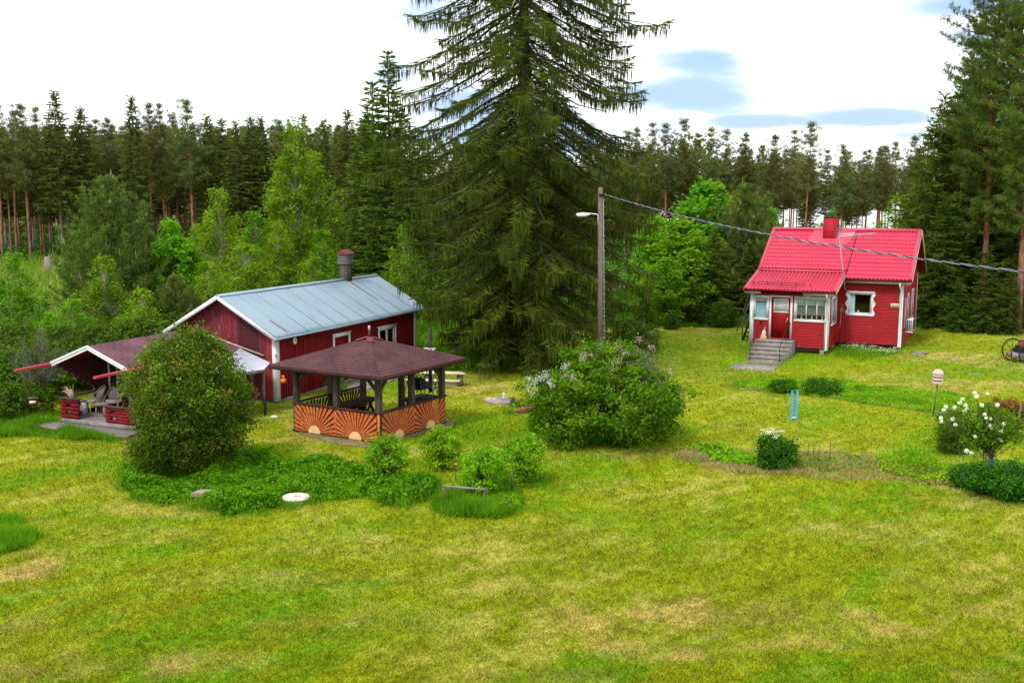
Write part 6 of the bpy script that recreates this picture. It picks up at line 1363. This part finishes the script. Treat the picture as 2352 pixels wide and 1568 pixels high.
sb_, Cs = broadleaf('snowball_bush', 'loose snowball bush with round white flowers at the right edge', 'bush', 1.95, [(0, 0), (.4, .05), (.5, .55), (.7, 1.0), (.88, .8), (1, .4)], 130, 30, .08, 'lf_lilac', 'bark_brown', .22, stems=9, r0=.05, loc=G(2268, 1100), lump=.5, flat=.8, sq=(1.0, .6), hollow=.3)
SBP = [(2228, 917), (2222, 925), (2256, 903), (2260, 911), (2190, 934), (2186, 941), (2211, 936), (2240, 938), (2235, 944), (2274, 930), (2310, 930), (2282, 951), (2286, 959), (2296, 961), (2304, 955), (2180, 960), (2182, 968), (2208, 962), (2215, 975), (2313, 985), (2322, 990), (2296, 978), (2300, 982), (2263, 1002), (2270, 1006), (2287, 1000), (2292, 1008), (2276, 1012), (2318, 1003), (2323, 1010), (2245, 1035), (2256, 1040), (2330, 980), (2328, 973), (2236, 930), (2286, 905)]
gy = float(sb_.location[1]); q = B()
for px, py in SBP:
    y = gy+R.uniform(-.45, .1); c = np.array([X(px, y), y, ZZ(py, y)])-np.array(sb_.location); r = R.uniform(.035, .058); b = B()
    b.q(leaves(c+unit(R.normal(size=(60, 3)))*r*.85, .045, .0, .9)); b.lathe(c-np.array((0, 0, r*.8)), [(0, 0), (r*.7, r*.25), (r*.8, r*.8), (r*.6, r*1.35), (0, r*1.6)], 7); b.build('flower_ball', 'fl_white', sb_)
    q.tube([c, c*np.array([.6, .6, .75])], [.006, .009], 3, cap=False)
q.build('flower_stems', 'bark_brown', sb_)
dk_, _ = peony(2190, 1038, 1.25, .55, 'dark green shrub left of the snowball bush with thin shoots', fol='lf_shrub', leaf=.08, name='dark_shrub', cl=130)
rdb, _ = peony(2310, 975, .85, .75, 'bush with reddish upper leaves behind the snowball bush', fol='lf_red', leaf=.13, name='reddish_bush', cl=70)
q = B(); c = np.stack([R.uniform(-.8, .9, 60), R.uniform(-.5, .5, 60), R.uniform(.05, .55, 60)], 1); q.q(clumps(c, 30, .18, .10)); q.build('green_foliage', 'lf_shrub', rdb)
lu, _ = peony(2320, 1135, .75, 1.15, 'dense dark lupine clump at the lower right photo edge', fol='lf_dark', leaf=.11, name='lupine_clump', cl=260)
q = B()
for px, py in ((2302, 1062), (2308, 1056), (2345, 1075), (2348, 1110), (2240, 1092)):
    y = float(lu.location[1])-.1; c = np.array([X(px, y), y, ZZ(py, y)])-np.array(lu.location); q = B(); q.q(leaves(c+R.normal(size=(40, 3))*np.array([.015, .015, .06]), .03, 0, .9)); q.build('flower_spike', 'fl_blue', lu)
lv, _ = peony(2240, 1115, .45, .7, 'lower leafy lupine patch under the snowball bush stems', fol='lf_dark', leaf=.10, name='lupine_clump', cl=120)
for i, (px, py) in enumerate(((538, 1080), (551, 1075))):
    al = thing('allium_flower', ['purple allium ball on a thin stem beside the tall bush, left one', 'purple allium ball on a thin stem beside the tall bush, right one'][i], 'flower', G(px+30, py-5), 0, 'allium balls beside the tall bush')
    q = B(); q.tube([(0, 0, 0), (0, 0, .72)], .006, 4); q.build('stem', 'bark_brown', al); q = B(); q.q(leaves(unit(R.normal(size=(70, 3)))*.045+np.array([0, 0, .74]), .03, 0, .8)); q.build('bloom', 'fl_blue', al)

# ================================================================ beds and long grass (stuff)
def inpoly(x, y, poly):
    c = np.zeros(len(x), bool); n = len(poly)
    for i in range(n):
        x0, y0 = poly[i]; x1, y1 = poly[(i+1) % n]; m = ((y0 > y) != (y1 > y)) & (x < (x1-x0)*(y-y0)/(y1-y0+1e-9)+x0); c ^= m
    return c
LID = G(680, 1150); STN = G(468, 1146)
def bed(name, label, cat, pix, n, h0, h1, size, mat, kind='leaf', asp=.6, up=.8, wob=.25, edge=.25):
    poly = [tuple(P(*p)[:2]) for p in pix]; xs = [p[0] for p in poly]; ys = [p[1] for p in poly]
    x = R.uniform(min(xs)-.3, max(xs)+.3, n*3); y = R.uniform(min(ys)-.3, max(ys)+.3, n*3); j_ = R.normal(size=len(x))*.10; xx = x+j_+wob*(fbm(x, y, .8, 3, 5)-.5)*3; yy = y+wob*(fbm(x+50, y, .8, 3, 6)-.5)*3+R.normal(size=len(x))*.10
    m = inpoly(xx, yy, poly); m &= (np.hypot(x-LID[0], y-LID[1]) > .40) & ~((np.abs(x-STN[0]) < .3) & (y < STN[1]+.18) & (y > STN[1]-.45)); x, y = x[m][:n], y[m][:n]
    hh = (h0+(h1-h0)*np.clip((fbm(x, y, .9, 3, 8)-.3)*2.2, 0, 1)); b = B(); z = hgt(x, y)
    if kind == 'leaf':
        c = np.stack([x, y, z+.02+hh*R.random(len(x))**.5], 1); b.q(leaves(c, size, up, asp), np.clip(fbm(x, y, .35, 2, 9)*.8-.1+R.random(len(x))*.5, 0, 1))
    else:
        p = np.stack([x, y, z], 1); d = rdir(len(x), 2.2); d[:, 2] = np.abs(d[:, 2]); b.q(strands(p, d, hh*R.uniform(.6, 1.4, len(x)), size, .45), np.clip(fbm(x, y, .5, 2, 9)*.8-.1+R.random(len(x))*.5, 0, 1))
    o = stuff(b.build(name, mat)); return tag(o, label, cat)
bed('ground_cover', 'bright green leafy ground cover round the well lid and tall bush', 'ground cover', [(288, 1115), (300, 1085), (360, 1065), (480, 1060), (600, 1068), (650, 1085), (740, 1078), (830, 1088), (900, 1095), (985, 1108), (1000, 1130), (940, 1158), (880, 1160), (820, 1142), (760, 1150), (715, 1150), (705, 1136), (655, 1136), (645, 1156), (600, 1172), (540, 1184), (490, 1178), (488, 1162), (450, 1158), (380, 1158), (310, 1140)], 48000, .08, .46, .11, 'lf_cover')
bed('leafy_mound', 'mound of taller dark leaves between tall bush and gazebo lawn', 'ground cover', [(480, 1100), (500, 1080), (560, 1060), (630, 1065), (640, 1080), (610, 1098), (560, 1115), (500, 1120)], 9000, .2, .55, .12, 'lf_cover', asp=.3)
bed('grass_tuft', 'long grass and weeds under the front currant bush', 'grass', [(1005, 1170), (1030, 1140), (1080, 1125), (1160, 1125), (1190, 1150), (1180, 1180), (1130, 1192), (1060, 1190)], 14000, .12, .34, .018, 'lf_grass', 'blade')
bed('grass_tuft', 'dark green long grass patch at the left photo edge', 'grass', [(-60, 1275), (-60, 1195), (20, 1198), (62, 1235), (50, 1262), (0, 1275)], 14000, .12, .3, .02, 'lf_grass', 'blade')
bed('grass_tuft', 'long grass growing along the left foot of the lilac bush', 'grass', [(1225, 995), (1235, 965), (1300, 975), (1400, 1000), (1400, 1025), (1310, 1022), (1260, 1010)], 14000, .2, .55, .02, 'lf_grass', 'blade')
bed('grass_tuft', 'long grass under the rightmost currant bush', 'grass', [(1150, 1110), (1170, 1095), (1250, 1095), (1255, 1110), (1200, 1120)], 5000, .1, .25, .018, 'lf_grass', 'blade')
bed('grass_strip', 'long grass in front of the cabin steps and left edge', 'grass', [(-40, 1003), (-40, 960), (60, 952), (112, 962), (122, 984), (200, 1003), (265, 1011), (255, 1016), (140, 1003), (60, 1000)], 24000, .08, .32, .022, 'lf_grass', 'blade')
bed('flower_bed_weeds', 'lush weeds in the long bed between the house and the blue posts', 'weeds', [(1685, 885), (1700, 870), (1790, 868), (1900, 872), (2050, 895), (2200, 905), (2240, 930), (2230, 950), (2130, 948), (2000, 930), (1900, 914), (1800, 903), (1700, 893)], 30000, .05, .20, .07, 'lf_currant')
bed('flower_bed_weeds', 'sparse weeds and squash leaves in the dry bed below the lilac', 'weeds', [(1590, 1040), (1640, 1030), (1730, 1045), (1745, 1075), (1700, 1078), (1620, 1062)], 1100, .05, .32, .12, 'lf_currant', asp=.8)
bed('flower_bed_weeds', 'weeds at the right end of the dry garden bed', 'weeds', [(1990, 1070), (2080, 1050), (2200, 1070), (2240, 1110), (2160, 1120), (2040, 1095)], 3800, .06, .40, .08, 'lf_currant')
bed('flower_bed_weeds', 'thin weeds between the bare stakes in the dry bed', 'weeds', [(1800, 1075), (1830, 1050), (1960, 1060), (2000, 1080), (1900, 1090)], 900, .04, .26, .07, 'lf_cover')
bed('dead_grass', 'raked straw coloured dead grass along the garden bed', 'dead grass', [(1560, 1050), (1640, 1020), (1760, 1040), (1900, 1040), (2080, 1060), (2240, 1090), (2200, 1120), (2050, 1105), (1880, 1095), (1700, 1088), (1600, 1070)], 26000, .05, .20, .022, 'lf_straw', 'blade')
bed('grass_fringe', 'ragged grass blades growing among and around the green bed leaves', 'grass', [(275, 1115), (290, 1075), (360, 1055), (480, 1050), (640, 1060), (830, 1080), (1000, 1100), (1015, 1135), (940, 1168), (820, 1152), (700, 1160), (600, 1180), (540, 1190), (440, 1175), (330, 1155)], 26000, .08, .42, .018, 'lf_grass', 'blade', wob=.35)
bed('wall_daisies', 'small white daisies along the foundation of the red house', 'flowers', [(1935, 800), (1960, 796), (2060, 806), (2072, 812), (2040, 814), (1950, 808)], 700, .15, .35, .045, 'fl_white', up=1.5)
bed('wall_weeds', 'green weeds along the foundation of the red house', 'weeds', [(1905, 815), (1930, 797), (1975, 800), (2075, 808), (2070, 816), (2020, 818), (1990, 826), (1950, 820)], 5000, .06, .30, .05, 'lf_cover')
bed('iris_leaves', 'sword shaped iris leaves in the right end of the garden bed', 'plant', [(2085, 1075), (2105, 1065), (2112, 1078), (2095, 1085)], 120, .4, .7, .05, 'lf_grass', 'blade')
bed('hatch_weeds', 'small bright weeds between well ring and red hatch', 'weeds', [(1135, 950), (1150, 938), (1185, 945), (1165, 955)], 800, .05, .2, .07, 'lf_currant')
# meadow behind the yard
def field(name, label, x0, x1, y0, y1, n, h, w_, mat):
    t_ = R.random(n); y = 1/((1/y0)*(1-t_)+(1/y1)*t_); x = R.uniform(x0, x1, n)*y; p = np.stack([x, y, hgt(x, y)], 1); d = rdir(n, 1.8); d[:, 2] = np.abs(d[:, 2]); s_ = (y/70)**.7
    b = B(); b.q(strands(p, d, h*s_*R.uniform(.5, 1.4, n)*(.4+1.2*fbm(x, y, 5, 3, 12)), w_*s_, .45), np.clip(fbm(x, y, 4, 3, 13)*.8-.1+R.random(n)*.5, 0, 1)); return tag(stuff(b.build(name, mat)), label, 'meadow grass')
field('meadow_grass', 'tall green meadow grass behind the cabin and barn', -.52, .0, 47, 116, 90000, .9, .10, 'lf_grass')
field('meadow_straw', 'pale dry stalks scattered through the meadow', -.52, -.2, 60, 110, 12000, 1.0, .08, 'lf_straw')
field('forest_edge_grass', 'rough grass and undergrowth at the foot of the trees behind the house', -.0, .52, 62.5, 84, 40000, .35, .09, 'lf_dark')

# ================================================================ forest
fs1 = [pinecrown('forest_pine', 'x', 17, [(7, 1.0), (9.5, 1.9), (12, 1.6), (14.5, 1.0), (16, .62), (17, .02)], 8.2, .50, 5, .12, 24, .30, .05, 'lf_fpine', r0=.14, step=.5, stubs=14),
       pinecrown('forest_pine', 'x', 17, [(6, .9), (9, 1.7), (12, 1.4), (14.5, .85), (16, .55), (17, .02)], 7.6, .50, 5, .18, 24, .30, .05, 'lf_fpine', r0=.12, step=.5, stubs=16, lean=.01),
       pinecrown('forest_pine', 'x', 17, [(9, 1.0), (11, 1.8), (13.5, 1.35), (15.5, .8), (17, .03)], 9.4, .46, 5, .18, 24, .30, .05, 'lf_fpine', r0=.13, step=.5, stubs=10, lean=-.012)]
fs2 = [conifer('forest_spruce', 'x', 17, [(3, 1.5), (6, 1.7), (11, 1.2), (15, .5), (17, .05)], 3.2, .44, 8, .42, .10, -.12, .26, .14, .24, 'lf_fspruce', 'bark_grey', r0=.13, wood=False, hang=2, jl=.4, hl=.3, hw=.12, updir=.35),
       conifer('forest_spruce', 'x', 17, [(6, 1.2), (9, 1.5), (13, .9), (17, .05)], 6.0, .44, 8, .42, .10, -.12, .26, .14, .24, 'lf_fspruce', 'bark_grey', r0=.12, wood=False, hang=2, jl=.4, hl=.3, hw=.12, updir=.35)]
used = set()
def ft(src, px, y, top, w_=1.0, label='', group=None):
    H = ZZ(top, y); k = H/17; loc = (X(px, y), y, float(hgt(X(px, y), y)))
    if id(src) not in used:
        used.add(id(src)); src.location = loc; src.scale = (k*w_, k*w_, k); src.rotation_euler = (0, 0, R.uniform(0, 6)); src['label'] = label
        if group: src['group'] = group
        return src
    return dup(src, loc, R.uniform(0, 6), (k*w_, k*w_, k), label, group)
P1, P2, P3 = fs1; S1, S2 = fs2
FL = [(P1, 8, 112, 240, 1.1, 'pine at the far left photo edge, front row of the forest'), (P3, 42, 116, 252, 1, 'forest pine second from the left edge, slightly lower than its left neighbour'), (P1, 72, 110, 238, 1, 'pale trunked pine left of the tallest left peak, the one with many dead stubs'),
      (P2, 105, 118, 245, .9, 'pine just left of the tallest peak at the left'), (S2, 146, 111, 208, 1.0, 'tallest peaked conifer of the left forest, above the meadow stump'), (S1, 203, 113, 246, 1.1, 'dark spruce right of the tallest left peak'), (P2, 240, 119, 272, .9, 'low pine between two spruces above the bushy young pine'),
      (P3, 270, 117, 268, .9, 'pine left of the narrow black spire'), (S1, 319, 108, 222, .85, 'narrow black spruce spire standing out of the left forest'), (P3, 352, 112, 235, .8, 'thin topped pine just right of the black spire'), (P2, 383, 113, 238, .8, 'thin topped pine second right of the black spire'),
      (P1, 412, 120, 262, .9, 'lower pine left of the wide topped one'), (P1, 446, 111, 228, 1.1, 'tall wide topped pine above the slender birch'), (S1, 488, 113, 268, 1.0, 'rounded spruce above the slender birch, right of the wide topped pine'), (S2, 520, 118, 272, 1, 'forest spruce midway between slender and tallest birch'),
      (S1, 552, 112, 278, 1.0, 'spruce with pointed top left of the pair by the tallest birch'), (S2, 586, 113, 268, 1.0, 'left spruce of the pair beside the tallest birch'), (S1, 608, 115, 272, 1.0, 'right spruce of the pair beside the tallest birch'), (P1, 652, 125, 270, 1, 'pale pine top rising behind the tallest birch'),
      (S2, 706, 112, 262, .7, 'very thin pale topped conifer right of the tallest birch'), (S1, 700, 108, 292, .9, 'dark spruce below the very thin conifer'), (S1, 751, 100, 280, .8, 'pointed narrow spruce above the barn chimney, left one'), (S2, 806, 96, 252, .95, 'taller pointed spruce above the barn chimney, right one'), (S1, 778, 110, 300, .9, 'low spruce between the two pointed spruces above the chimney'), (S2, 845, 100, 262, 1, 'spruce behind the dark group left of the great spruce')]
for s, px, y, top, w_, lab in FL: ft(s, px, y, top, w_*1.25, lab, 'front row of the left forest')
FR = [(P1, 1440, 118, 300, 'pine seen right against the great spruce, left end of the right forest'), (P3, 1462, 112, 292, 'thin pine second from the great spruce'), (P2, 1490, 116, 283, 'bare looking pine above the bright trees, nearest the great spruce side'), (P3, 1528, 110, 283, 'pine above the blue cloud gap left of the clump of bright trees'), (P1, 1562, 112, 273, 'tallest pine above the bright green clump'),
      (P2, 1598, 115, 308, 'lower pine right of the tallest above the bright clump'), (P3, 1630, 110, 292, 'pine with pale crown above the bright clump'), (P1, 1664, 112, 298, 'bluish pine above the cable, left of the red house'), (P3, 1708, 113, 305, 'pine with open crown left of the gap before the house'), (P1, 1772, 108, 310, 'dense pine above the left roof end of the house'),
      (P2, 1812, 110, 300, 'pine between the dense one and the tallest above the roof'), (P3, 1846, 104, 280, 'tallest pine above the red roof'), (P2, 1890, 114, 345, 'low thin pine above the chimney, left side'), (P1, 1928, 110, 332, 'pine behind the chimney, right side'), (P2, 1975, 112, 348, 'small pine above the middle of the red roof'), (P1, 2022, 108, 335, 'pine with long bare orange trunk above the right part of the roof'),
      (P3, 2052, 112, 325, 'pine above the right roof end'), (P1, 2088, 106, 312, 'pine beside the descending row of young pines')]
for s, px, y, top, lab in FR: ft(s, px, y, top, 1.15, lab, 'front row of the right forest')
LMK = [(60, 'the two pines at the left edge'), (125, 'the pale trunk left of the tallest left peak'), (180, 'the tallest left peak'), (250, 'the low pine above the bushy young pine'), (300, 'the pine beside the black spire'), (345, 'the narrow black spire'), (420, 'the two thin topped pines'), (480, 'the wide topped pine'), (540, 'the slender birch top'),
       (600, 'the spruce pair by the tallest birch'), (670, 'the tallest birch left half'), (740, 'the tallest birch right half'), (800, 'the barn chimney'), (880, 'the pointed spruces above the chimney'), (960, 'the spired spruces'), (1100, 'the left half of the great spruce'), (1250, 'the trunk of the great spruce'), (1400, 'the right half of the great spruce'),
       (1500, 'the utility pole top and cable start'), (1580, 'the bright green clump, left half'), (1680, 'the bright green clump, right half'), (1760, 'the pale tipped pine left of the house'), (1860, 'the left part of the red roof'), (1950, 'the red chimney'), (2060, 'the right part of the red roof'), (2200, 'the descending row of young pines'), (9999, 'the spruces at the right edge')]
GL = 'deep rows of the forest'
def mark(px): return next(l for x, l in LMK if px < x)
for r_ in range(6):                    # deep rows of the left forest
    y0 = 120+r_*7
    for i in range(24):
        px = -50+i*41+R.uniform(-17, 17); y = y0+R.uniform(-3, 3); s = [P1, P2, P3, P2, S2][int(R.integers(0, 5))]
        ft(s, px, y, 285+abs(R.normal())*22, 1.15, ('orange trunked pine' if s is not S2 else 'grey trunked spruce')+(' just behind ' if r_ < 2 else ' deep behind ')+mark(px), GL)
for r_ in range(5):                    # behind the great spruce and to the right
    y0 = 116+r_*9
    for i in range(22):
        px = 910+i*56+R.uniform(-24, 24); y = y0+R.uniform(-3, 3)
        s = [P1, P2, P3, P1, S2][int(R.integers(0, 5))]
        ft(s, px, y, 335+abs(R.normal())*24, 1.1, ('orange trunked pine' if s is not S2 else 'grey trunked spruce')+(' just behind ' if r_ < 1 else ' deep behind ')+mark(px), GL)
# dark understorey of the left forest and the far shore
def mass(name, label, pts, n, h, size, mat):
    x = R.uniform(pts[0], pts[1], n); y = R.uniform(pts[2], pts[3], n); z = R.random(n)**1.2*h*(.5+fbm(x, y, 6, 3, 15)); c = np.stack([x, y, z], 1); b = B(); b.q(leaves(c, size, .4)); return tag(stuff(b.build(name, mat)), label, 'far wood')
mass('forest_undergrowth', 'dark brown and green undergrowth inside the left forest', (-100, -8, 112, 175), 26000, 1.8, .45, 'lf_dark')
mass('far_forest', 'distant forest mass closing the view behind the left forest', (-125, 42, 172, 182), 52000, 15, .8, 'lf_fspruce')
mass('far_shore_forest', 'thin dark line of forest on the far shore of the lake', (-300, 1500, 1500, 1560), 9000, 17, 9, 'lf_fspruce')
mass('undergrowth_right', 'low scrub at the foot of the forest behind the red house', (5, 90, 84, 150), 26000, 2.6, .4, 'lf_dark')
